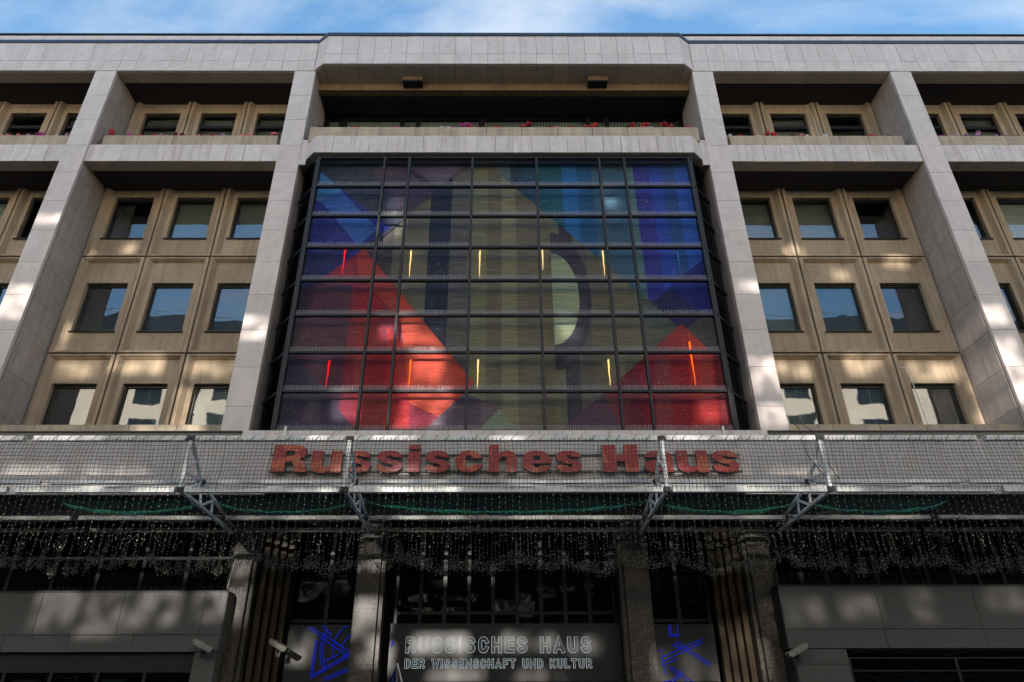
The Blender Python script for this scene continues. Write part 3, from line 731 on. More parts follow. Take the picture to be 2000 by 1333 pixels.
# the printed textile behind the glass
ART = [
    (0, (52, 42, 58), [(-6.1, 17.7), (-6.1, 8.23), (-5.86, 8.23), (-5.86, 17.7)]),
    (0, (60, 42, 58), [(-5.86, 17.7), (-5.86, 8.23), (-4.49, 8.23), (-4.49, 17.7)]),
    (0, (66, 60, 60), [(-4.49, 17.7), (-4.49, 8.23), (-3.47, 8.23), (-3.47, 17.7)]),
    (0, (92, 90, 76), [(-3.47, 17.7), (-3.47, 8.23), (-2.38, 8.23), (-2.38, 17.7)]),
    (0, (36, 42, 56), [(-2.38, 17.7), (-2.38, 8.23), (-1.7, 8.23), (-1.7, 17.7)]),
    (0, (84, 82, 78), [(-1.7, 17.7), (-1.7, 8.23), (-1.03, 8.23), (-1.03, 17.7)]),
    (0, (104, 104, 80), [(-1.03, 17.7), (-1.03, 8.23), (-0.54, 8.23), (-0.54, 17.7)]),
    (0, (92, 88, 72), [(-0.54, 17.7), (-0.54, 8.23), (-0.09, 8.23), (-0.09, 17.7)]),
    (0, (112, 110, 84), [(-0.09, 17.7), (-0.09, 8.23), (0.37, 8.23), (0.37, 17.7)]),
    (0, (94, 90, 74), [(0.37, 17.7), (0.37, 8.23), (1.01, 8.23), (1.01, 17.7)]),
    (0, (98, 92, 70), [(1.01, 17.7), (1.01, 8.23), (1.4, 8.23), (1.4, 17.7)]),
    (0, (100, 100, 80), [(1.4, 17.7), (1.4, 8.23), (1.71, 8.23), (1.71, 17.7)]),
    (0, (50, 48, 58), [(1.71, 17.7), (1.71, 8.23), (2.12, 8.23), (2.12, 17.7)]),
    (0, (84, 82, 74), [(2.12, 17.7), (2.12, 8.23), (2.54, 8.23), (2.54, 17.7)]),
    (0, (92, 90, 74), [(2.54, 17.7), (2.54, 8.23), (3.26, 8.23), (3.26, 17.7)]),
    (0, (100, 98, 78), [(3.26, 17.7), (3.26, 8.23), (4.02, 8.23), (4.02, 17.7)]),
    (0, (78, 82, 76), [(4.02, 17.7), (4.02, 8.23), (4.63, 8.23), (4.63, 17.7)]),
    (0, (74, 78, 74), [(4.63, 17.7), (4.63, 8.23), (5.24, 8.23), (5.24, 17.7)]),
    (0, (66, 68, 68), [(5.24, 17.7), (5.24, 8.23), (5.77, 8.23), (5.77, 17.7)]),
    (0, (60, 62, 64), [(5.77, 17.7), (5.77, 8.23), (6.1, 8.23), (6.1, 17.7)]),
    (1, (70, 92, 92), [(-0.17, 17.7), (-0.17, 17.27), (0.21, 16.85), (0.21, 17.7)]),
    (1, (42, 56, 70), [(0.21, 17.7), (0.21, 16.85), (0.58, 16.45), (0.58, 17.7)]),
    (1, (36, 66, 84), [(0.58, 17.7), (0.58, 16.45), (1.16, 15.8), (1.16, 17.7)]),
    (1, (30, 78, 92), [(1.16, 17.7), (1.16, 15.8), (1.91, 14.97), (1.91, 17.7)]),
    (1, (34, 92, 140), [(1.91, 17.7), (1.91, 14.97), (2.4, 14.42), (2.4, 17.7)]),
    (1, (30, 76, 112), [(2.4, 17.7), (2.4, 14.42), (2.9, 13.87), (2.9, 17.7)]),
    (1, (56, 86, 104), [(2.9, 17.7), (2.9, 13.87), (3.23, 13.5), (3.23, 17.7)]),
    (1, (58, 88, 104), [(3.23, 17.7), (3.23, 13.5), (4.03, 12.62), (4.03, 17.7)]),
    (1, (74, 104, 106), [(4.03, 17.7), (4.03, 12.62), (4.28, 12.34), (4.28, 17.7)]),
    (1, (46, 48, 120), [(4.28, 17.7), (4.28, 12.34), (4.81, 12.13), (4.81, 17.7)]),
    (1, (34, 62, 142), [(4.81, 17.7), (4.81, 12.13), (5.23, 12.13), (5.23, 17.7)]),
    (1, (36, 68, 116), [(5.23, 17.7), (5.23, 12.13), (5.64, 12.13), (5.64, 17.7)]),
    (1, (42, 82, 160), [(5.64, 17.7), (5.64, 12.13), (6.1, 12.13), (6.1, 17.7)]),
    (1, (54, 50, 62), [(-6.1, 17.4), (-6.1, 17.7), (-1.17, 17.7), (-3.12, 15.56), (-3.91, 14.57), (-4.66, 15.38)]),
    (1.2, (50, 54, 66), [(-6.1, 17.7), (-4.71, 17.7), (-3.04, 15.56), (-3.91, 14.57), (-6.1, 17.34)]),
    (1.25, (70, 60, 76), [(-4.59, 17.7), (-3.44, 17.7), (-2.33, 16.43), (-3.12, 15.56)]),
    (1.3, (86, 76, 92), [(-3.44, 17.7), (-1.19, 17.7), (-2.1, 16.73)]),
    (1.5, (58, 56, 64), [(1.43, 14.85), (1.43, 14.85), (1.58, 14.83), (1.72, 14.76), (1.87, 14.66), (2.0, 14.52), (2.13, 14.35), (2.24, 14.14), (2.34, 13.9), (2.43, 13.64), (2.49, 13.36), (2.54, 13.06), (2.57, 12.75), (2.58, 12.43), (2.57, 12.12), (2.54, 11.81), (2.49, 11.51), (2.43, 11.22), (2.34, 10.96), (2.24, 10.72), (2.13, 10.52), (2.0, 10.34), (1.87, 10.2), (1.72, 10.1), (1.58, 10.04), (1.43, 10.02), (1.43, 10.02)]),
    (2, (32, 38, 104), [(4.36, 12.24), (6.1, 13.81), (6.1, 11.81), (5.8, 11.81), (5.2, 11.26)]),
    (2, (38, 44, 110), [(-6.1, 17.32), (-3.62, 15.05), (-4.32, 14.33), (-4.59, 13.13), (-6.1, 13.13)]),
    (2.1, (66, 104, 142), [(-6.1, 17.34), (-6.08, 17.31), (-3.94, 14.93), (-4.68, 15.59), (-5.72, 16.0), (-6.1, 16.13)]),
    (2.2, (46, 84, 146), [(-5.93, 16.09), (-5.31, 16.52), (-4.01, 14.97), (-4.56, 14.33)]),
    (2.25, (58, 108, 146), [(-6.1, 16.22), (-5.31, 16.52), (-6.04, 17.31), (-6.1, 17.31)]),
    (2.3, (38, 42, 84), [(-6.1, 14.09), (-4.56, 14.33), (-5.37, 13.13), (-6.1, 12.72)]),
    (2.5, (132, 142, 112), [(1.43, 14.04), (1.43, 14.04), (1.53, 14.03), (1.63, 13.99), (1.73, 13.92), (1.82, 13.83), (1.91, 13.71), (1.99, 13.57), (2.06, 13.41), (2.12, 13.24), (2.16, 13.05), (2.2, 12.85), (2.22, 12.64), (2.22, 12.43), (2.22, 12.22), (2.2, 12.02), (2.16, 11.82), (2.12, 11.63), (2.06, 11.45), (1.99, 11.29), (1.91, 11.15), (1.82, 11.04), (1.73, 10.94), (1.63, 10.88), (1.53, 10.84), (1.43, 10.82), (1.43, 10.82)]),
    (3, (36, 38, 74), [(4.36, 12.24), (5.0, 12.74), (5.84, 11.85), (5.2, 11.26)]),
    (3, (120, 40, 54), [(-4.36, 14.22), (-0.86, 9.62), (-2.05, 8.26), (-4.09, 8.26), (-5.58, 10.1), (-6.06, 10.59), (-5.55, 13.07)]),
    (3, (128, 32, 40), [(5.16, 11.53), (6.1, 10.32), (6.1, 8.22), (1.51, 8.23), (3.06, 9.59)]),
    (3.05, (134, 36, 42), [(-4.38, 12.49), (-3.79, 12.85), (-3.13, 8.26), (-4.09, 8.26), (-4.17, 9.01)]),
    (3.06, (156, 34, 38), [(-3.43, 11.43), (-2.72, 10.59), (-2.58, 8.26), (-3.27, 8.26)]),
    (3.1, (150, 58, 52), [(-4.36, 14.22), (-0.86, 9.62), (-1.11, 9.31), (-4.46, 13.32), (-4.57, 13.98)]),
    (3.1, (74, 48, 66), [(1.51, 8.23), (2.75, 9.34), (3.16, 8.22)]),
    (3.1, (104, 38, 52), [(2.75, 9.34), (3.68, 10.16), (3.8, 8.22), (3.16, 8.22)]),
    (3.1, (118, 34, 46), [(3.68, 10.16), (4.66, 11.06), (4.58, 8.22), (3.8, 8.22)]),
    (3.1, (152, 40, 40), [(5.29, 11.36), (5.94, 10.52), (5.78, 8.22), (5.05, 8.22)]),
    (3.12, (170, 66, 48), [(-3.22, 12.67), (-0.86, 9.62), (-1.76, 8.58), (-2.62, 9.01), (-2.87, 10.59)]),
    (3.15, (76, 48, 62), [(-6.06, 10.59), (-5.55, 13.07), (-4.57, 12.85), (-4.51, 8.26), (-5.34, 8.26)]),
    (3.15, (116, 44, 46), [(5.95, 10.59), (6.1, 10.39), (6.1, 8.22), (5.88, 8.22)]),
    (3.3, (58, 52, 68), [(-6.1, 10.59), (-6.02, 10.59), (-4.04, 8.23), (-6.1, 8.23)]),
    (3.4, (92, 80, 88), [(-1.11, 9.34), (-0.15, 8.85), (-0.67, 8.23), (-2.16, 8.23)]),
    (3.5, (108, 124, 98), [(-0.15, 8.85), (0.32, 8.23), (-0.7, 8.23)]),
]

cur = thing('patterned_curtain', 'huge woven curtain with red, blue and olive geometric shapes behind the middle glazing', 'curtain', (0, .2, 8.05))
GAIN = 1.85
for li, (lv, c, poly) in enumerate(ART):
    yy = -.0012*li
    me = bpy.data.meshes.new('colour_field')
    k = len(poly)
    me.from_pydata([(x, yy, z-8.05) for x, z in poly], [], [tuple(range(k))])
    at = me.attributes.new('print', 'FLOAT_COLOR', 'POINT')
    lin = srgb(*c); lum = sum(lin)/3; lin = [min(max((lum+(v-lum)*.98), .004)*GAIN, .85) for v in lin]
    for i in range(k): at.data[i].color = (*lin, 1)
    me.materials.append(M['woven']); obj('colour_field', me, cur)
MB().box(-6.2, 6.2, .02, .05, 0, 9.62).make('curtain_lining', M['black'], cur)
# lamps glowing through the weave
for x, z0, z1, k, lab in [(-4.92, 13.19, 14.14, 'r', 'thin red glowing tube lamp, upper row, in front of the left red diamond tip'),
    (-2.88, 13.1, 14.1, 'w', 'thin yellow glowing tube lamp, upper row, leftmost of the yellow ones'),
    (-.76, 13.1, 14.1, 'w', 'thin yellow glowing tube lamp, upper row, second of the yellow ones'),
    (1.17, 13.38, 14.12, 'w', 'short yellow glowing tube lamp, upper row, beside the pale half disc'),
    (3.03, 13.19, 14.1, 'w', 'thin yellow glowing tube lamp, upper row, right of the half disc'),
    (5.34, 13.28, 14.1, 'b', 'thin blue glowing tube lamp in the indigo field at the right'),
    (-4.95, 9.45, 10.3, 'r', 'thin red glowing tube lamp, lower row, at the far left'),
    (-2.66, 9.45, 10.33, 'o', 'orange glowing tube lamp, lower row, inside the left red diamond'),
    (-.76, 9.37, 10.33, 'w', 'thin yellow glowing tube lamp, lower row, left of the centre panes'),
    (2.92, 9.52, 10.33, 'w', 'bright yellow glowing tube lamp, lower row, right of the centre'),
    (5.29, 9.52, 10.9, 'o', 'orange glowing tube lamp, lower row, inside the right red diamond')]:
    t = MB(); n = 7
    for q in range(n):
        za = z0+(z1-z0)*q/n; zb = z0+(z1-z0)*(q+1)/n
        t.bar((rnd(-.008, .008), 0, za-z0), (rnd(-.008, .008), 0, zb-z0-.012), .008+.018*(q/n), 6)
    tag(t.make('tube_lamp', M['lamp_'+k], None, (x, .08, z0)), lab, 'lamp', 'lamps glowing in the glazed bay')

# ------------------------------------------------------------------ canopy over the ground floor
can = MB().box(-24, 24, -.30, 3.38, 6.56, 7.98).make('canopy', M['backing'], B)
MB().box(-24, 24, -.28, 3.6, 6.50, 6.555).make('canopy_soffit', M['black'], B)
for i in range(23):                                  # two courses of edge tiles under the glazed bay
    x = -6.84+i*.595
    slab('edge_tile', x+.006, x+.589, -.36, -.31, 7.93, 8.03, M['marble_band'], can)
    slab('edge_tile', x+.006, x+.589, -.39, -.31, 7.80, 7.922, M['marble_band'], can)
for x0, x1 in ((-24, -6.86), (6.86, 24)):
    MB().box(x0, x1, -.34, .2, 7.80, 8.0).make('flashing', M['grey_panel'], B)
    MB().box(x0, x1, -.37, -.30, 7.985, 8.02).make('flashing', M['frame'], B)
for i in range(40):
    x = -24+i*1.2
    slab('fascia_slab', x+.005, x+1.195, -.405+rnd(-.003, .003), -.32, 6.44 if abs(x+.6) < 6.2 else 6.33, 7.775, M['canopy_panel'], can)
for x in (-5.72, 5.68):
    MB().bar((x, -.40, 7.72), (x, -.40, 8.12), .035).make('bracket_post', M['white'], B)

# ------------------------------------------------------------------ big red letters
def glyph_polys(ch, bold):
    cu = bpy.data.curves.new('glyph', 'FONT'); cu.body = ch; cu.size = 1; cu.offset = bold; cu.resolution_u = 4
    o = bpy.data.objects.new('glyph', cu); COL.objects.link(o)
    bpy.context.view_layer.update()
    dg = bpy.context.evaluated_depsgraph_get()
    me = bpy.data.meshes.new_from_object(o.evaluated_get(dg)); 
    bpy.data.objects.remove(o); bpy.data.curves.remove(cu)
    return me
_gl = {}
BLOCK = {'H': [[(0, 0), (.38, 0), (.38, 1), (0, 1)], [(.62, 0), (1, 0), (1, 1), (.62, 1)], [(.38, .39), (.62, .39), (.62, .63), (.38, .63)]],
         'i': [[(0, 0), (1, 0), (1, .76), (0, .76)], [(0, .83), (1, .83), (1, 1.02), (0, 1.02)]]}
def arc_strip(o, i): return [[o[k], i[k], i[k+1], o[k+1]] for k in range(len(o)-1)]
BLOCK['u'] = [[(0, .35), (.36, .35), (.36, 1), (0, 1)], [(.64, 0), (1, 0), (1, 1), (.64, 1)]]+arc_strip(
    [(0, .35), (.03, .17), (.12, .05), (.27, -.02), (.45, -.01), (.64, .10)], [(.36, .35), (.37, .31), (.41, .27), (.48, .25), (.55, .27), (.64, .36)])
BLOCK['h'] = [[(0, 0), (.36, 0), (.36, 1), (0, 1)], [(.64, 0), (1, 0), (1, .5), (.64, .5)]]+arc_strip(
    [(.36, .66), (.52, .77), (.7, .80), (.86, .76), (.97, .64), (1, .5)], [(.36, .46), (.44, .53), (.5, .56), (.57, .56), (.62, .53), (.64, .5)])
BLOCK['R'] = [[(0, 0), (.37, 0), (.37, 1), (0, 1)]]+arc_strip(
    [(.37, 1), (.62, 1), (.82, .96), (.93, .86), (.94, .66), (.86, .53), (.74, .46)], [(.37, .79), (.52, .79), (.59, .775), (.62, .74), (.62, .67), (.59, .63), (.52, .61)])+[
    [(.37, .61), (.37, .38), (.55, .39), (.74, .46), (.52, .61)], [(.74, .46), (.55, .39), (.61, .28), (.63, 0), (1, 0), (.95, .12), (.92, .34), (.86, .43)]]
BLOCK['s'] = arc_strip([(.95, .68), (.88, .87), (.72, .97), (.50, 1.0), (.26, .97), (.09, .87), (.03, .71), (.10, .55), (.28, .45), (.50, .39), (.60, .35), (.63, .30), (.59, .25), (.55, .235), (.50, .23), (.41, .25), (.37, .29), (.36, .33)],
    [(.61, .70), (.59, .75), (.55, .77), (.49, .78), (.43, .77), (.39, .73), (.40, .68), (.45, .64), (.60, .59), (.78, .53), (.93, .44), (.98, .29), (.91, .13), (.75, .03), (.50, -.01), (.22, .03), (.08, .14), (.02, .32)])
BLOCK['a'] = arc_strip([(.04, .68), (.10, .86), (.28, .97), (.52, 1.0), (.78, .96), (.94, .82), (.97, .62)], [(.38, .68), (.40, .74), (.45, .775), (.51, .78), (.57, .76), (.61, .71), (.62, .62)])+[
    [(.62, .62), (.62, .10), (.65, 0), (1, 0), (.97, .12), (.97, .62)]]+arc_strip([(.62, .60), (.42, .57), (.18, .52), (.05, .42), (0, .26), (.07, .09), (.22, 0), (.40, 0), (.62, .12)], [(.62, .43), (.52, .41), (.42, .385), (.37, .33), (.35, .27), (.37, .22), (.42, .195), (.50, .20), (.62, .27)])
BLOCK['e'] = arc_strip([(1, .42), (.99, .58), (.90, .82), (.73, .96), (.5, 1.01), (.26, .96), (.09, .81), (.02, .5), (.09, .19), (.26, .04), (.5, -.01), (.75, .04), (.9, .15), (.97, .30)],
    [(.64, .42), (.64, .60), (.62, .70), (.57, .765), (.5, .78), (.43, .765), (.38, .69), (.36, .5), (.38, .31), (.43, .235), (.5, .21), (.57, .235), (.61, .27), (.63, .31)])+[[(.365, .42), (.64, .42), (.64, .56), (.365, .56)]]
BLOCK['c'] = arc_strip([(.97, .64), (.88, .83), (.72, .96), (.5, 1.01), (.26, .96), (.09, .81), (.02, .5), (.09, .19), (.26, .04), (.5, -.01), (.72, .04), (.88, .17), (.97, .36)],
    [(.63, .64), (.60, .72), (.56, .765), (.5, .78), (.43, .765), (.38, .69), (.36, .5), (.38, .31), (.43, .235), (.5, .22), (.56, .235), (.60, .28), (.63, .36)])
def block_letter(ch, w, z0, z1, depth, mats):
    m = MB()
    for poly in BLOCK[ch]: m.prism([(x*w, z0+z*(z1-z0)) for x, z in poly], -depth, 0)
    me = m.mesh('letter', *mats)
    bm = bmesh.new(); bm.from_mesh(me); bmesh.ops.recalc_face_normals(bm, faces=bm.faces)
    for f in bm.faces: f.material_index = 0 if f.normal.y < -.7 else 1
    bm.to_mesh(me); bm.free(); return me
def letter_mesh(ch, bold, w, z0, z1, depth, mats, slant_key=''):
    """letter outline fitted to a box of width w between z0 and z1, extruded by depth towards the street"""
    if (ch, bold) not in _gl: _gl[(ch, bold)] = glyph_polys(ch, bold)
    src = _gl[(ch, bold)]
    bm = bmesh.new(); bm.from_mesh(src)
    bmesh.ops.remove_doubles(bm, verts=bm.verts, dist=1e-5)
    xs_ = [v.co.x for v in bm.verts]; ys_ = [v.co.y for v in bm.verts]
    x0, x1, y0, y1 = min(xs_), max(xs_), min(ys_), max(ys_)
    for v in bm.verts: v.co = Vector(((v.co.x-x0)/(x1-x0)*w, 0, z0+(v.co.y-y0)/(y1-y0)*(z1-z0)))
    ret = bmesh.ops.extrude_face_region(bm, geom=list(bm.faces))
    for e in ret['geom']:
        if isinstance(e, bmesh.types.BMVert): e.co.y -= depth
    bmesh.ops.recalc_face_normals(bm, faces=bm.faces)
    me = bpy.data.meshes.new('letter')
    for f in bm.faces: f.material_index = 0 if f.normal.y < -.7 else len(mats)-1
    bm.to_mesh(me); bm.free()
    for m in mats: me.materials.append(m)
    return me
sg = thing('facade_sign', 'big weathered red lettering reading Russisches Haus along the canopy fascia', 'sign', (0, -.42, 6.85))
LX = [('R', -5.865, -4.977), ('u', -4.886, -4.126), ('s', -3.959, -3.36), ('s', -3.27, -2.572), ('i', -2.451, -2.155), ('s', -2.052, -1.381), ('c', -1.282, -.543), ('h', -.42, .282), ('e', .405, 1.166), ('s', 1.256, 1.947), ('H', 2.458, 3.358), ('a', 3.492, 4.237), ('u', 4.331, 5.11), ('s', 5.194, 5.911)]
for ch, a, b in LX:
    if ch == 's' and b-a < .65: a -= .06
    top = .705 if ch in 'RHhi' else .555
    lo = -.005 if ch in 'RHhi' else -.015
    obj('letter', block_letter(ch, b-a, lo, top, .10, [M['letter'], M['letter_side']]) if ch in BLOCK else letter_mesh(ch, .055 if ch != 'e' else .045, b-a, lo, top, .10, [M['letter'], M['letter_side']]), sg, (a, -.05, 0))
for z in (.03, .46):
    MB().box(-5.95, 5.98, -.045, -.015, z, z+.035).make('mounting_rail', M['frame'], sg)

# ------------------------------------------------------------------ truss brackets, rails and nets hung on the canopy
F, T, Bk, R1, R2 = (-2.28, 5.90), (-2.28, 7.09), (-1.30, 6.37), (.24, 5.90), (.95, 5.76)     # (y, z) nodes
TX = [-10.9, -7.2, -3.57, 3.57, 7.2, 10.9]
LABT = {-7.2: 'grey metal truss bracket left of the letter R', -3.57: 'grey metal truss bracket standing before the first letter s',
        3.57: 'grey metal truss bracket crossing the letter a of Haus', 7.2: 'grey metal truss bracket right of the word Haus'}
def lerp(p, q, t): return (p[0]+(q[0]-p[0])*t, p[1]+(q[1]-p[1])*t)
for tx in (-7.2, -3.57, 3.57, 7.2):
    t = thing('truss_bracket', LABT[tx], 'bracket', (tx, 0, 0), 'truss brackets holding the nets')
    def mem(name, p, q, r, dx=0): MB().bar((dx, p[0], p[1]), (dx, q[0], q[1]), r).make(name, M['steel'], t)
    mem('front_post', F, T, .055); mem('back_leg', T, Bk, .05)
    mem('bottom_chord', F, (R2[0]+.15, R2[1]-.03), .05); mem('top_chord', Bk, (R2[0]+.1, R2[1]+.12), .045)
    for p, q in ((lerp(T, Bk, .5), lerp(T, F, .62)), (lerp(T, F, .66), lerp(T, Bk, .95)), (lerp(T, F, .70), lerp(F, R2, .06)),
                 (lerp(F, R2, .05), Bk), (Bk, lerp(F, R2, .36)), (lerp(F, R2, .36), lerp(Bk, R2, .36)), (lerp(Bk, R2, .36), lerp(F, R2, .58)),
                 (lerp(F, R2, .6), lerp(Bk, R2, .68)), (lerp(Bk, R2, .68), lerp(F, R2, .8)), (lerp(F, R2, .82), lerp(Bk, R2, .88))):
        mem('brace', p, q, .032)
    for p in (F, T, Bk, R1):
        MB().box(-.075, .075, p[0]-.045, p[0]+.045, p[1]-.05, p[1]+.05).make('clamp', M['clamp'], t)
def rail(y, z, label, h=.05, dep=.05, mat='rail', tilt=0.):
    t = thing('support_rail', label, 'rail', (0, y, z), 'horizontal rails under the fascia')
    cuts = [-24, *TX, 24]
    for a, b in zip(cuts[:-1], cuts[1:]):
        slab('rail_tube', a+.11, b-.11, -dep, dep, -h, h, M[mat], t)
    return t
tr_ = rail(T[0], T[1], 'topmost white rail of the net frame with black lashings', .055, .07)
for i in range(150):                                  # lashing cord wound round the top rail
    x = -22+i*.3+rnd(-.05, .05)
    MB().bar((x-.05, -.08, -.06), (x+.06, -.08, .06), .007, 3).make('lashing', M['clamp'], tr_)
rail(Bk[0], Bk[1], 'slim white rail just below the lettering, behind the front rail', .045, .05)
rail(F[0], F[1], 'white rail along the lower front corner of the net frame', .065, .06)
rail(R1[0], R1[1], 'white rail under the canopy in the dark, above the fairy lights', .05, .05)
rail(R2[0], R2[1], 'dim grey rail deepest under the canopy', .05, .05, 'grey_panel')

def sag(x, t): return .02*math.sin(x*3.1+t*5)+.03*math.sin(x*1.3)*math.sin(t*3.1)
def net_pt(x, s):
    """s runs 0..1 down the front from the top rail to the front rail, then 1..2.9 back under the canopy"""
    if s <= 1:
        return Vector((x+.03*math.sin(s*4+x), F[0]-.075+sag(x, s)-.10*math.sin(math.pi*s)*0, T[1]+(F[1]-T[1])*s))
    u = s-1
    return Vector((x+.02*math.sin(u*3+x), F[0]+u*1.35, F[1]-.07-.10*abs(math.sin(math.pi*u/1.9))+.03*math.sin(x*1.7)))
def strand(mb, pts, r):
    n = len(mb.v)
    for p in pts:
        mb.v += [(p.x-r, p.y, p.z-r), (p.x+r, p.y, p.z-r), (p.x, p.y, p.z+r*1.2)]
    for i in range(len(pts)-1):
        a, b = n+3*i, n+3*i+3
        for k in range(3): mb.f.append((a+k, a+(k+1) % 3, b+(k+1) % 3, b+k)); mb.mi.append(0)
net = MB(); CELL = .088
S1 = [i/7 for i in range(8)]+[1+i/6*1.9 for i in range(1, 7)]
nx = int(30/CELL)
for i in range(nx+1):
    x = -15+i*CELL+rnd(-.006, .006); strand(net, [net_pt(x+rnd(-.006, .006), s) for s in S1 if s <= 1], .0052); strand(net, [net_pt(x+rnd(-.006, .006), s) for s in S1 if s >= 1], .003)
rows = [j*CELL/1.19 for j in range(1, 14)]+[1+j*CELL/1.35 for j in range(1, 29)]
for s in rows:
    strand(net, [net_pt(-15+i*.25, s+rnd(-.006, .006)) for i in range(121)], .0052 if s <= 1 else .003)
netm = net.mesh('black_net', M['net'])
nt_ = obj('black_net', netm); tag(nt_, 'fine black safety net stretched over the frame in front of the lettering', 'net'); nt_['kind'] = 'stuff'

# sagging green nets between the brackets
for i, (a, b) in enumerate(zip(TX[:-1], TX[1:])):
    n = 28; m = MB(); m2 = MB(); deep = .34 if b-a < 5 else .40
    prof = [(-.25, .0), (-.45, -.14), (-.62, -.30), (-.65, -.335), (-.62, -.36), (-.55, -.37), (-.2, -.34), (.1, -.24)]
    for q in range(n+1):
        x = a+.1+(b-a-.2)*q/n; s_ = math.sin(math.pi*q/n)**.6
        for (py, pz) in prof: m.v.append((x, py, 6.30+pz*(.40+.60*s_)*1.45+.012*math.sin(x*9+pz*20)))
    k = len(prof)
    for q in range(n):
        for j in range(k-1): m.f.append((q*k+j, q*k+j+1, (q+1)*k+j+1, (q+1)*k+j)); m.mi.append(0)
    lab = ['green debris net sagging under the left end of the fascia', 'green debris net sagging between the two left truss brackets',
           'long green debris net sagging under the middle of the lettering', 'green debris net sagging between the two right truss brackets',
           'green debris net sagging under the right end of the fascia'][i]
    o = m.make('green_net', M['green']); fold = MB()
    for q in range(n):
        p = [Vector(m.v[q*k+j]) for j in (2, 3, 4, 5)]; p2 = [Vector(m.v[(q+1)*k+j]) for j in (2, 3, 4, 5)]
        for j in range(3): fold.face([p[j]-Vector((0, .012, .012)), p[j+1]-Vector((0, .012, .012)), p2[j+1]-Vector((0, .012, .012)), p2[j]-Vector((0, .012, .012))])
    fold.make('net_fold', M['green_fold'], o); tag(o, lab, 'net', 'green debris nets under the canopy')

# ------------------------------------------------------------------ curtains of fairy lights
def bulb(mb, p, L=.032, r=.0052):
    a = rnd(0, 6.28); e = rnd(-.9, .9); d = Vector((math.cos(a)*math.cos(e), math.sin(a)*math.cos(e)*.5, math.sin(e)))
    mb.bar(p-d*L*.5, p+d*L*.5, r, 3, 1)
def light_string(x, y, ztop, zend, step, tang, cur_):
    m = MB(); p = Vector((0, 0, 0)); L = ztop-zend; z = 0; pts = [Vector((0, 0, 0))]
    while z > -L:
        z -= step*rnd(.8, 1.2); q = Vector((rnd(-.012, .012), rnd(-.02, .02), z)); pts.append(q)
        bulb(m, q)
    for k in range(tang):                             # the end is looped up and tangled
        q = Vector((rnd(-.10, .10), rnd(-.12, .12), -L+rnd(-.02, .42)*rnd(.2, 1)))
        pts.append(q)
        bulb(m, q)
    for a, b in zip(pts[:-1], pts[1:]): m.bar(a, b, .0028, 3, 0)
    me = m.mesh('light_string', M['wire'], M['bulb']); obj('light_string', me, cur_, (x, y, ztop))
names = ['at the far left of the canopy', 'between the two left truss brackets', 'across the middle of the lettering', 'between the two right truss brackets', 'at the far right of the canopy']
cuts = [-15.2, -7.2, -3.57, 3.57, 7.2, 15.2]
names2 = ['at the far left', 'between the two left truss brackets', 'above the entrance sign', 'between the two right truss brackets', 'at the far right']
rr = random.Random(11)
def wave(x): return 4.72+.10*math.sin(x*1.9+.6)+.07*math.sin(x*4.7)+.05*math.sin(x*9.1+1)
for i in range(5):
    a, b = cuts[i], cuts[i+1]
    c1 = thing('fairy_light_curtain', 'sparse fairy lights hanging from the top rail '+names[i], 'fairy lights', ((a+b)/2, T[0]-.1, T[1]), 'fairy light curtains of the front row')
    x = a+.05
    while x < b:
        light_string(x-(a+b)/2, rnd(-.02, .02), 0, -2.25+rr.uniform(-.25, .15), .115, 2, c1); x += rr.uniform(.13, .17)
    c2 = thing('fairy_light_curtain', 'dense tangled fairy lights deep under the canopy '+names2[i], 'fairy lights', ((a+b)/2, R2[0]-.4, R2[1]), 'fairy light curtains of the back row')
    x = a+.03
    while x < b:
        light_string(x-(a+b)/2, rnd(-.2, .2), 0, wave(x)-R2[1], .09, 17, c2); x += rr.uniform(.09, .125)

# ------------------------------------------------------------------ ground floor
gf = MB().box(-24, 24, 3.5, 3.6, 0, 6.5).make('ground_floor_wall', M['black'], B)
MB().box(-24, 24, 1.0, 3.5, .005, .05).make('ground_floor_step', M['granite'], B)
def column(x, y, w, label=None):
    c = MB().box(x-w/2, x+w/2, y, y+.5, .05, 6.49).make('granite_column', M['granite'], B)
    for s in (-1, 1):
        xa = x+s*(w/2+.06)
        slab('column_fillet', xa-.05, xa+.05, y+.12, y+.5, .05, 6.49, M['granite'], c)
        slab('column_groove', x+s*(w/2+.005)-.004, x+s*(w/2+.005)+.004, y+.05, y+.4, .05, 6.48, M['black'], c)
    for z in (1.3, 2.6, 3.9, 5.2):
        slab('column_joint', x-w/2-.001, x+w/2+.001, y-.002, y+.02, z, z+.008, M['black'], c)
column(-3.56, 1.6, .52); column(3.42, 1.6, .56); column(-6.95, 1.6, .46); column(6.75, 1.6, .5)
for s, x0 in ((-1, -6.45), (1, 6.25)):                # stepped bronze jambs beside the entrance
    for k in range(4):
        xx = x0-s*k*.17
        MB().box(xx-.07, xx+.07, 1.9+k*.16, 2.1+k*.16, .05, 6.49).make('bronze_jamb', M['bronze'], B)
        for z in (2.2, 3.6): slab('jamb_joint', xx-.071, xx+.071, 1.898+k*.16, 1.92+k*.16, z, z+.012, M['black'], B)
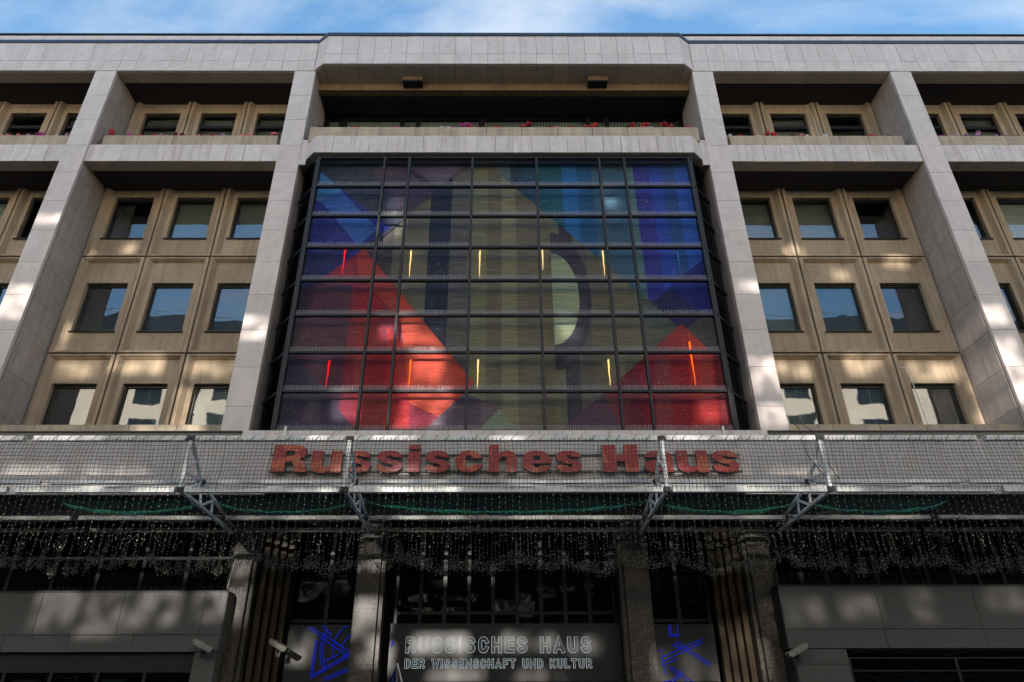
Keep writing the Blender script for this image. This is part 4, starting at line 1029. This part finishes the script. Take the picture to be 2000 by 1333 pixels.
# entrance glazing between and beside the columns
def glazing(x0, x1, y, z0, z1, nx_, zsplit, mat='shop_glass'):
    f = MB()
    for k in range(nx_+1):
        x = x0+(x1-x0)*k/nx_; f.box(x-.05, x+.05, y-.05, y+.05, z0, z1)
    for z in zsplit: f.box(x0, x1, y-.045, y+.045, z-.04, z+.04)
    f = f.make('shop_window', M['frame'], B)
    for k in range(nx_):
        a = x0+(x1-x0)*k/nx_+.05; b = x0+(x1-x0)*(k+1)/nx_-.05
        zz = [z0, *zsplit, z1]
        for q, r_ in zip(zz[:-1], zz[1:]): slab('pane', a, b, y-.005, y+.005, q+.04, r_-.04, M[mat], f)
    return f
glazing(-3.0, 3.0, 2.9, .1, 6.3, 9, [3.95])
glazing(-5.9, -3.9, 2.9, .1, 6.3, 2, [3.75]); glazing(3.95, 5.6, 2.9, .1, 6.3, 2, [3.75])
glazing(-14.9, -7.6, 2.6, 4.2, 6.3, 6, [5.35]); glazing(7.5, 15.2, 2.6, 4.2, 6.3, 11, [])
for x0, x1, k in ((8.0, 8.35, 'grey_panel'), (8.45, 9.75, 'grey_panel'), (9.95, 10.8, 'grey_panel'), (13.1, 13.7, 'blind')):
    slab('shop_blind', x0, x1, 2.68, 2.70, 4.25, 6.25, M[k], gf)
for x0, x1, z0, z1 in ((-2.15, -1.75, 3.95, 5.0), (1.55, 1.75, 3.7, 4.9), (-.1, .7, 3.72, 4.6), (-10.2, -9.2, 5.2, 5.5), (-9.0, -7.9, 5.2, 5.5)):
    slab('shop_display', x0, x1, 3.1, 3.12, z0, z1, M['grey_panel'], gf)

# shop fronts at both sides: panel-clad boxes
def shop(x0, x1, ztop, zmid, zbot, w1, w2, pier, inner):
    s = MB().box(x0, x1, 1.16, 2.4, zbot+.02, ztop-.03).make('shop_box', M['backing'], B)
    side = x1 if inner == 'r' else x0
    x = x1 if inner == 'r' else x0; d = -1 if inner == 'r' else 1
    for (za, zb, w) in ((zmid, ztop, w1), (zbot, zmid, w2)):
        x = side; k = 0
        while x0-.01 < x < x1+.01 and k < 14:
            wd = w[min(k, len(w)-1)]; xe = x+d*wd
            slab('shop_panel', min(x, xe)+.006, max(x, xe)-.006, 1.10+rnd(-.002, .002), 1.155, za+.008, zb-.008, M['grey_panel'], s); x = xe; k += 1
    xa, xb = (side, side+.02) if inner == 'r' else (side-.02, side)
    slab('shop_return', xa, xb, 1.11, 1.6, zbot, ztop-.01, M['black' if inner == 'l' else 'grey_panel'], s)
    MB().box(x0, x1, 1.08, 1.6, ztop-.008, ztop+.03).make('shop_coping', M['frame'], s)
    n = MB()                                           # bird spikes on the coping
    xx = x0
    while xx < x1: n.bar((xx, 1.15, ztop+.03), (xx+rnd(-.02, .02), 1.12, ztop+.13), .004, 3); xx += .06
    n.make('bird_spike_strip', M['clamp'], s)['kind'] = 'stuff'
    return s
sl_ = shop(-15.6, -7.03, 4.25, 3.25, 2.86, [.53, 2.05], [.53, 1.58], None, 'r')
sr_ = shop(6.93, 16.5, 4.38, 3.36, 2.92, [2.45], [2.45], None, 'l')
slab('pier_slab', -7.56, -7.03, 1.10, 1.5, 1.4, 2.852, M['grey_panel'], sl_); slab('pier_slab', -7.56, -7.03, 1.10, 1.5, .05, 1.39, M['grey_panel'], sl_)
for a, b in ((2.58, 2.905), (1.3, 2.57), (.05, 1.29)): slab('pier_slab', 7.05, 8.33, 1.12, 1.6, a, b, M['grey_panel'], sr_)
slab('pier_return', 6.94, 7.04, 1.3, 1.6, .05, 2.9, M['black'], sr_)
MB().box(-15.6, -7.57, 1.22, 1.4, 2.50, 2.85).make('shop_fascia', M['black'], sl_)
f = MB()
for k in range(8): f.box(-15.5+k*1.13-.04, -15.5+k*1.13+.04, 1.22, 1.34, .05, 2.45)
f.box(-15.6, -7.57, 1.2, 1.36, 2.42, 2.495); f = f.make('shop_window', M['frame'], sl_)
for k in range(7):
    slab('pane', -15.5+k*1.13+.04, -15.5+(k+1)*1.13-.04, 1.27, 1.28, .1, 2.42, M['shop_glass'], sl_)
for x in (-12.0, -9.98): slab('poster', x, x+.72, 1.40, 1.41, 1.2, 2.28, M['blind_pale'], sl_)
MB().box(-15.6, -7.6, 1.8, 1.85, 0, 2.6).make('shop_back', M['black'], sl_)
f = MB().box(8.34, 16.5, 1.2, 1.32, 2.70, 2.73).box(8.34, 16.5, 1.2, 1.32, 2.42, 2.45).box(8.34, 16.5, 1.2, 1.36, 2.88, 2.918)
for k in range(4): f.box(8.36+k*2.6, 8.42+k*2.6, 1.2, 1.34, .05, 2.7)
f = f.make('shop_window', M['frame'], sr_)
slab('pane', 8.34, 16.5, 1.26, 1.27, 2.735, 2.875, M['shop_glass'], sr_); slab('pane', 8.34, 16.5, 1.26, 1.27, .05, 2.69, M['shop_glass'], sr_)
slab('shop_sign', 9.0, 14.5, 1.40, 1.43, 2.05, 2.33, M['room'], sr_)
for x, z, w, h, k in ((10.75, 2.48, .42, .25, 'coping'), (13.2, 2.5, .5, .2, 'flag_blue'), (8.6, 2.46, .3, .1, 'blind'), (11.9, 2.76, 1.2, .1, 'room')):
    slab('shop_display', x, x+w, 1.5, 1.52, z, z+h, M[k], sr_)
MB().box(8.3, 16.5, 1.8, 1.85, 0, 2.9).make('shop_back', M['black'], sr_)

# entrance sign
es = thing('entrance_sign', 'dark illuminated board reading Russisches Haus der Wissenschaft und Kultur between the granite columns', 'sign', (0, 2.4, 2.25))
slab('sign_board', -3.04, 3.05, .0, .12, 0.0, 1.385, M['sign_panel'], es)
STROKE = {                                           # centre lines of a plain engineering alphabet, cap height 1
    'I': (0, [[(0, 0), (0, 1)]]), 'H': (.6, [[(0, 0), (0, 1)], [(.6, 0), (.6, 1)], [(0, .5), (.6, .5)]]),
    'E': (.5, [[(.5, 1), (0, 1), (0, 0), (.5, 0)], [(0, .51), (.45, .51)]]), 'F': (.5, [[(.5, 1), (0, 1), (0, 0)], [(0, .5), (.43, .5)]]),
    'L': (.48, [[(0, 1), (0, 0), (.48, 0)]]), 'T': (.6, [[(0, 1), (.6, 1)], [(.3, 1), (.3, 0)]]),
    'N': (.6, [[(0, 0), (0, 1), (.6, 0), (.6, 1)]]), 'W': (.9, [[(0, 1), (.22, 0), (.45, .95), (.68, 0), (.9, 1)]]),
    'A': (.66, [[(0, 0), (.33, 1), (.66, 0)], [(.12, .28), (.54, .28)]]), 'K': (.58, [[(0, 0), (0, 1)], [(.55, 1), (.02, .36)], [(.2, .57), (.58, 0)]]),
    'U': (.6, [[(0, 1), (0, .27), (.05, .1), (.18, .01), (.30, 0), (.42, .01), (.55, .1), (.6, .27), (.6, 1)]]),
    'R': (.58, [[(0, 0), (0, 1), (.34, 1), (.49, .95), (.56, .84), (.57, .74), (.55, .62), (.48, .53), (.34, .48), (0, .48)], [(.32, .48), (.58, 0)]]),
    'D': (.6, [[(0, 0), (0, 1), (.30, 1), (.48, .93), (.57, .79), (.6, .5), (.57, .21), (.48, .07), (.30, 0), (0, 0)]]),
    'C': (.58, [[(.58, .76), (.52, .91), (.40, .99), (.28, 1), (.15, .97), (.05, .87), (.01, .72), (0, .5), (.01, .28), (.05, .13), (.15, .03), (.28, 0), (.40, .01), (.52, .09), (.58, .24)]]),
    'S': (.58, [[(.56, .80), (.50, .92), (.40, .99), (.28, 1), (.15, .98), (.05, .89), (.02, .76), (.06, .63), (.16, .55), (.29, .51), (.44, .46), (.54, .38), (.58, .25), (.54, .11), (.43, .02), (.29, 0), (.16, .01), (.06, .08), (.0, .20)]])}
def stroke_mesh(ch, H, t, y0, y1, grow=0.0):
    m = MB(); w, lines = STROKE[ch]; s_ = H-t; hw_ = t/2+grow
    for li, ln in enumerate(lines):
        P = [Vector((x*s_, 0, t/2+z*s_)) for x, z in ln]; L_, R_ = [], []
        for i, p in enumerate(P):
            d0 = (p-P[i-1]).normalized() if i else (P[1]-p).normalized()
            d1 = (P[i+1]-p).normalized() if i < len(P)-1 else d0
            n0 = Vector((-d0.z, 0, d0.x)); n1 = Vector((-d1.z, 0, d1.x)); n = (n0+n1)
            n = n.normalized() if n.length > 1e-4 else n0
            k = min(hw_/max(n.dot(n0), .42), hw_*1.9); e = Vector((0, 0, 0))
            if i == 0: e = -d1*(hw_ if ln[0] != ln[-1] else 0)
            if i == len(P)-1: e = d0*(hw_ if ln[0] != ln[-1] else hw_)
            L_.append(p+n*k+e); R_.append(p-n*k+e)
        o = -.0007*li
        for i in range(len(P)-1):
            q = [L_[i], R_[i], R_[i+1], L_[i+1]]; n_ = len(m.v)
            m.v += [(v.x, y0+o, v.z) for v in q]+[(v.x, y1+o, v.z) for v in q]
            m.f += [(n_, n_+1, n_+2, n_+3), (n_+4, n_+7, n_+6, n_+5), (n_, n_+3, n_+7, n_+4), (n_+1, n_+5, n_+6, n_+2)]
            if i == 0: m.f.append((n_, n_+4, n_+5, n_+1))
            if i == len(P)-2: m.f.append((n_+3, n_+2, n_+6, n_+7))
    m.mi = [0]*len(m.f)
    return m
def text_row(txt, x0, x1, z0, z1, t, gap, space):
    H = z1-z0; adv = [None if c == ' ' else STROKE[c][0]*(H-t)+t for c in txt]
    tot = sum(space if a is None else a for a in adv); k = (x1-x0-tot)/(len(txt)-1); x = x0
    for ch, a in zip(txt, adv):
        if a is not None:
            key = ('dinletter', ch, H)
            if key not in _cache:
                _cache[key] = (stroke_mesh(ch, H, t, -.05, -.02).mesh('letter', M['sign_letter']), stroke_mesh(ch, H, t, -.016, -.010, .010).mesh('halo_lamp', M['halo']))
            l = obj('letter', _cache[key][0], es, (x+t/2, 0, z0)); obj('halo_lamp', _cache[key][1], l)
        x += (space if a is None else a)+k
text_row('RUSSISCHES HAUS', -2.60, 2.24, .675, 1.05, .075, 0, .16)
text_row('DER WISSENSCHAFT UND KULTUR', -2.60, 2.24, .315, .525, .036, 0, .08)

# blue neon line pictures on the dark panels at both sides
def neon(name, x0, x1, label, segs, arcs):
    t = thing(name, label, 'neon art', (0, 2.45, 2.0))
    slab('dark_panel', x0, x1, .05, .12, .25, 1.62, M['sign_panel'], t)
    for a, b in segs: MB().bar((a[0], 0, a[1]), (b[0], 0, b[1]), .0068, 5).make('neon_tube', M['neon'], t)
    for (cx, cz, r, a0, a1) in arcs:
        pts = [Vector((cx+r*math.cos(R(a0+(a1-a0)*k/12)), 0, cz+r*math.sin(R(a0+(a1-a0)*k/12)))) for k in range(13)]
        MB().path(pts, .0068, 5).make('neon_tube', M['neon'], t)
neon('neon_picture', -5.75, -3.9, 'blue neon line picture of arcs and long wedges left of the sign',
     [((-5.25, 1.55), (-4.4, 1.02)), ((-5.15, 1.55), (-4.3, 1.10)), ((-4.85, 1.6), (-4.6, 1.35)), ((-4.95, 1.25), (-4.98, .42)), ((-5.0, 1.25), (-5.02, .38)),
      ((-4.98, .40), (-3.95, 1.0)), ((-5.03, .33), (-3.95, .92)), ((-4.7, .32), (-3.95, .62)), ((-4.62, .28), (-3.95, .56)), ((-4.45, 1.15), (-3.95, .9)), ((-4.45, 1.05), (-3.95, .8)), ((-4.72, .72), (-4.35, .9))],
     [(-3.9, 1.05, .95, 150, 215), (-3.9, 1.05, .62, 120, 205), (-3.9, 1.05, .36, 110, 230), (-3.9, 1.05, .88, 152, 213)])
neon('neon_picture', 3.98, 5.55, 'blue neon line picture of bars and a bow right of the sign',
     [((4.35, 1.6), (4.35, 1.32)), ((4.41, 1.6), (4.41, 1.36)), ((4.35, 1.32), (4.62, 1.32)), ((4.58, 1.6), (4.58, 1.36)), ((4.41, 1.36), (4.58, 1.36)), ((4.45, 1.15), (5.3, .62)), ((4.52, 1.2), (5.32, .68)), ((5.3, .62), (5.32, .68)), ((4.40, 1.12), (4.60, 1.0)), ((4.05, .8), (5.2, 1.25)),
      ((4.05, .7), (5.2, 1.17)), ((4.05, .62), (4.5, .78)), ((4.25, .55), (4.85, .12)), ((4.32, .6), (4.92, .16)), ((4.25, .55), (4.32, .6)), ((4.1, .95), (4.15, .4)), ((4.02, .98), (4.12, .98))],
     [(4.1, .75, .55, 270, 330), (4.1, .75, .50, 268, 328)])
for x, z, dx in ((-2.98, .98, 1), (3.4, .1, -1)):
    pass
neon_small = thing('neon_picture', 'small blue neon arrow tip beside the left granite column', 'neon art', (-2.98, 2.38, 3.1))
MB().bar((0, 0, .12), (.06, 0, .05), .01, 5).bar((.06, 0, .05), (-.03, 0, -.02), .01, 5).make('neon_tube', M['neon'], neon_small)
MB().bar((-.04, 0, .055), (-.03, 0, .05), .014, 5).make('neon_tube', M['neon'], neon_small)

# flag on a slanting white pole beside the left column
fg = thing('flag', 'furled blue and white flag on a white pole left of the sign', 'flag', (-2.62, 1.3, 1.2))
MB().bar((.45, 0, 0), (-.02, -.05, 1.42), .018, 6).make('pole', M['white'], fg)
MB().bar((-.02, -.05, 1.42), (-.035, -.05, 1.50), .022, 6).make('finial', M['frame'], fg)
def cloth(cols, x_of, name, mat, off):
    m = MB(); n = 14; k = cols
    for i in range(n+1):
        t = i/n
        for j in range(k+1):
            u = j/k; m.v.append((x_of(t, u), -.07+.05*math.sin(u*9+t*2)+off, 1.36-1.3*t))
    for i in range(n):
        for j in range(k): m.f.append((i*(k+1)+j, i*(k+1)+j+1, (i+1)*(k+1)+j+1, (i+1)*(k+1)+j)); m.mi.append(0)
    m.make(name, mat, fg)
cloth(10, lambda t, u: -.02-.45*t**.8*u-.02*t, 'flag_cloth', M['flag_blue'], 0)
cloth(4, lambda t, u: -.01+.10*t*u+.0*t, 'flag_stripe', M['flag_white'], -.03)

# security cameras
def camera(loc, yaw, label):
    c = thing('security_camera', label, 'camera', loc, 'security cameras at the entrance')
    rot = Matrix.Rotation(R(yaw), 4, 'Z') @ Matrix.Rotation(R(24), 4, 'Y')
    hb = MB().box(-.24, .22, -.07, .07, -.055, .055)
    hb.plan([(.22, -.07), (.27, -.075), (.27, .075), (.22, .07)], -.05, .06)
    h = hb.make('housing', M['cam_white'], c); h.matrix_local = rot
    hood = MB().box(-.26, .32, -.085, .085, .058, .07).box(-.26, .32, -.09, -.084, -.01, .0699).box(-.26, .32, .084, .09, -.01, .0699).make('sun_hood', M['cam_white'], c); hood.matrix_local = rot
    ln = MB().bar((.271, 0, 0), (.285, 0, 0), .04, 12).make('lens', M['frame'], c); ln.matrix_local = rot
    MB().bar((0, 0, -.05), (-.02, .10, -.16), .022, 6).box(-.07, .05, .09, .12, -.25, -.10).make('bracket', M['frame'], c)
    cb = MB(); pts = [Vector((-.2*math.cos(R(yaw)), .02-.2*math.sin(R(yaw)), .02)), Vector((-.30*math.cos(R(yaw)), .0, -.06)), Vector((-.26*math.cos(R(yaw)), .02, -.2)), Vector((-.14*math.cos(R(yaw)), .05, -.26)), Vector((-.02, .09, -.2))]
    cb.path(pts, .006, 4); cb.make('cable', M['frame'], c)
camera((-7.30, .86, 2.98), -10, 'white security camera on the corner of the left shop front')
camera((-5.75, 1.75, 3.05), -20, 'white security camera on the bronze jamb left of the entrance')
camera((7.05, .88, 2.86), 190, 'white security camera on the corner of the right shop front')

# loose cables
def cable(name, pts, r, mat, label, cat='cable'):
    tag(MB().path([Vector(p) for p in pts], r, 6).make(name, mat), label, cat)
cable('cable', [(11.96, 1.40, 10.75), (12.10, 1.36, 10.65), (12.18, 1.36, 10.3), (12.22, 1.36, 9.4), (12.26, 1.36, 8.45)], .016, M['white'], 'white cable hanging down a rib beside the lowest right windows')
cable('cable', [(-6.95, 1.02, 5.05), (-7.02, 1.0, 4.32)], .007, M['white'], 'thin white wire rising from the corner of the left shop front')
cable('cable', [(11.5, 1.42, 21.9), (11.62, 1.40, 21.2), (11.62, 1.40, 20.0)], .01, M['white'], 'thin white cable beside the middle window of the right flower loggia')
cable('cable', [(7.64, -.1, 8.40), (7.7, -.36, 8.05), (7.72, -.44, 7.3), (8.2, -.44, 6.5)], .010, M['clamp'], 'black cable dropping over the fascia right of the word Haus')
cable('cable', [(7.9, -.1, 8.30), (8.0, -.40, 8.0), (8.15, -.44, 7.2), (8.45, -.44, 6.55)], .010, M['clamp'], 'second black cable over the fascia, further from the lettering')

# ------------------------------------------------------------------ planters and flowers on the loggias
ORD = ['first', 'second', 'third', 'fourth', 'fifth', 'sixth', 'seventh', 'eighth', 'ninth', 'tenth', 'eleventh']
def planters(x0, n, w, y, z, where, h=.62, d=.42):
    for i in range(n):
        t = thing('planter_box', f'weathered beige concrete planter, {ORD[i]} from the left on the {where}', 'planter', (x0+(i+.5)*w, y, z), 'concrete planters on the loggias')
        k = ('planter', w, h)
        if k not in _cache:
            _cache[k] = MB().box(-w/2+.008, w/2-.008, 0, .07, 0, h).box(-w/2+.008, w/2-.008, d-.07, d, 0, h).box(-w/2+.008, -w/2+.07, .071, d-.071, 0, h).box(w/2-.07, w/2-.008, .071, d-.071, 0, h).mesh('trough', M['planter'])
        obj('trough', _cache[k], t)
        k = ('soil', w)
        if k not in _cache: _cache[k] = MB().box(-w/2+.072, w/2-.072, .072, d-.072, .05, h-.06).mesh('soil', M['black'])
        obj('soil', _cache[k], t)
planters(-13.80, 5, 1.2, .25, 18.462, 'left flower loggia')
planters(7.78, 5, 1.2, .25, 18.462, 'right flower loggia')
planters(-21.0, 5, 1.2, .25, 18.462, 'far left loggia')
planters(14.95, 5, 1.2, .25, 18.462, 'far right loggia')
planters(-6.60, 11, 1.2, -.14, 18.462, 'middle loggia')
LEAF = []
for s in range(4):
    rq = random.Random(s); m = MB()
    for k in range(22):
        a = rq.uniform(0, 6.28); rad = rq.uniform(.02, .13); z = rq.uniform(-.02, .17)
        c = Vector((math.cos(a)*rad, math.sin(a)*rad*.8, z)); q = rq.uniform(.03, .055); tl = rq.uniform(-.6, .6)
        ux = Vector((math.cos(a+1.2), math.sin(a+1.2), tl)).normalized()*q; uy = Vector((-math.sin(a+1.2), math.cos(a+1.2), rq.uniform(-.5, .5))).normalized()*q
        m.face([c-ux, c-uy*.9+ux*.2, c+ux, c+uy*.8+ux*.1, c+uy*.5-ux*.6])
    for k in range(3): m.bar((rq.uniform(-.03, .03), 0, -.1), (rq.uniform(-.08, .08), rq.uniform(-.05, .05), .2), .005, 3)
    LEAF.append(m.mesh('foliage', M['leaf']))
BLOOM = {}
def bloom_mesh(col, s):
    if (col, s) in BLOOM: return BLOOM[(col, s)]
    rq = random.Random(s*7+1); m = MB()
    for k in range(30):
        d = Vector((rq.gauss(0, 1), rq.gauss(0, 1), rq.gauss(0, .8))).normalized(); c = d*.055*rq.uniform(.7, 1.1)
        u = d.cross(Vector((.3, .2, 1))).normalized()*.026; v_ = d.cross(u).normalized()*.026
        m.face([c-u, c-v_+d*.008, c+u, c+v_+d*.008])
    BLOOM[(col, s)] = m.mesh('bloom', M[col]); return BLOOM[(col, s)]
CNAME = {'red': 'bright red', 'darkred': 'dark red', 'pink': 'salmon pink', 'lilac': 'pale lilac', 'magenta': 'magenta', 'whitebloom': 'white'}
cnt = {}
def flower(x, y, z, col, tall, where):
    key = (col, where); cnt[key] = cnt.get(key, 0)+1
    o = {'red': 'red', 'darkred': 'darkred'}.get(col, col)
    t = thing('geranium', '', 'flower', (x, y, z), 'geraniums in the loggia planters')
    t['_k'] = (f'{CNAME[col]}', where); FL.append((t, col, tall, where, x))
    f = obj('foliage', LEAF[random.randrange(4)], t, (0, 0, 0)); f.rotation_euler = (0, 0, rnd(0, 6)); f.scale = (1, 1, 1)*1 if tall else (1, 1, .7)
    for k in range(random.choice((2, 3, 3)) if not tall else 3):
        b = obj('bloom', bloom_mesh(col, random.randrange(3)), t, (rnd(-.12, .12), rnd(-.10, .02), (rnd(.05, .14) if not tall else rnd(.12, .34))))
        b.rotation_euler = (rnd(0, 3), rnd(0, 3), rnd(0, 3)); s = rnd(1.0, 1.5); b.scale = (s, s, s)
FL = []
def row(spec, y, z, where):
    for x, col, tall in spec: flower(x, y, z, col, tall, where)
r, d, p, l, g, w_ = 'red', 'darkred', 'pink', 'lilac', 'magenta', 'whitebloom'
row([(-13.73, r, 1), (-13.15, l, 0), (-12.9, g, 0), (-12.58, r, 0), (-12.22, r, 0), (-12.01, l, 0), (-11.81, p, 0), (-11.33, d, 1), (-10.56, p, 0), (-10.3, p, 0), (-10.1, r, 0), (-9.78, l, 0), (-9.12, p, 0), (-8.9, p, 0), (-8.62, d, 0), (-7.94, p, 1)], .42, 19.06, 'left flower loggia')
row([(-17.42, p, 0), (-17.17, p, 0), (-16.9, p, 0), (-16.46, l, 0), (-16.1, g, 0), (-15.43, w_, 0), (-15.21, l, 0)], .42, 19.06, 'far left loggia')
row([(-6.42, d, 0), (-5.06, r, 0), (-4.48, g, 0), (-3.97, g, 0), (-3.75, g, 0), (-3.21, d, 0), (-2.13, w_, 0), (-1.94, w_, 0), (-1.67, g, 0), (-1.35, g, 1), (-1.09, r, 0), (-.61, r, 0), (-.4, r, 0), (-.17, r, 0), (.56, d, 0), (.75, r, 1), (1.56, r, 0), (1.75, p, 0), (2.29, r, 0), (2.92, r, 1), (3.15, r, 1), (4.25, d, 0), (4.41, r, 1), (4.68, p, 0), (4.85, r, 1), (5.0, w_, 0), (5.49, r, 1), (5.72, r, 0), (6.32, g, 0)], .04, 19.06, 'middle loggia')
row([(7.92, w_, 0), (8.17, r, 0), (8.94, w_, 0), (9.25, r, 1), (9.5, r, 1), (10.03, d, 0), (10.25, r, 0), (10.41, w_, 0), (11.11, w_, 0), (12.81, r, 0), (12.94, d, 0), (13.46, d, 0)], .42, 19.06, 'right flower loggia')
row([(15.2, g, 0), (15.65, l, 0), (16.01, l, 0), (16.19, l, 0), (16.55, l, 1), (17.07, l, 0), (17.39, l, 0), (17.91, l, 0)], .42, 19.06, 'far right loggia')
for t, col, tall, where, x in FL:
    same = sorted([q for q in FL if q[1] == col and q[3] == where], key=lambda q: q[4])
    i = [q[0] for q in same].index(t); size = 'tall' if tall else 'low'
    if len(same) == 1: t['label'] = f'{size} {CNAME[col]} geranium, the only {CNAME[col]} one on the {where}'
    else: t['label'] = f'{size} {CNAME[col]} geranium, {ORD[i]} of its colour from left, {where}' if i < 11 else f'{size} {CNAME[col]} geranium, {["twelfth","thirteenth","fourteenth","fifteenth"][i-11]} of its colour from left, {where}'
    del t['_k']
bpy.context.view_layer.update()
print('objects', len(bpy.data.objects), 'tris', sum(len(o.data.polygons)*2 for o in bpy.data.objects if o.type == 'MESH'))
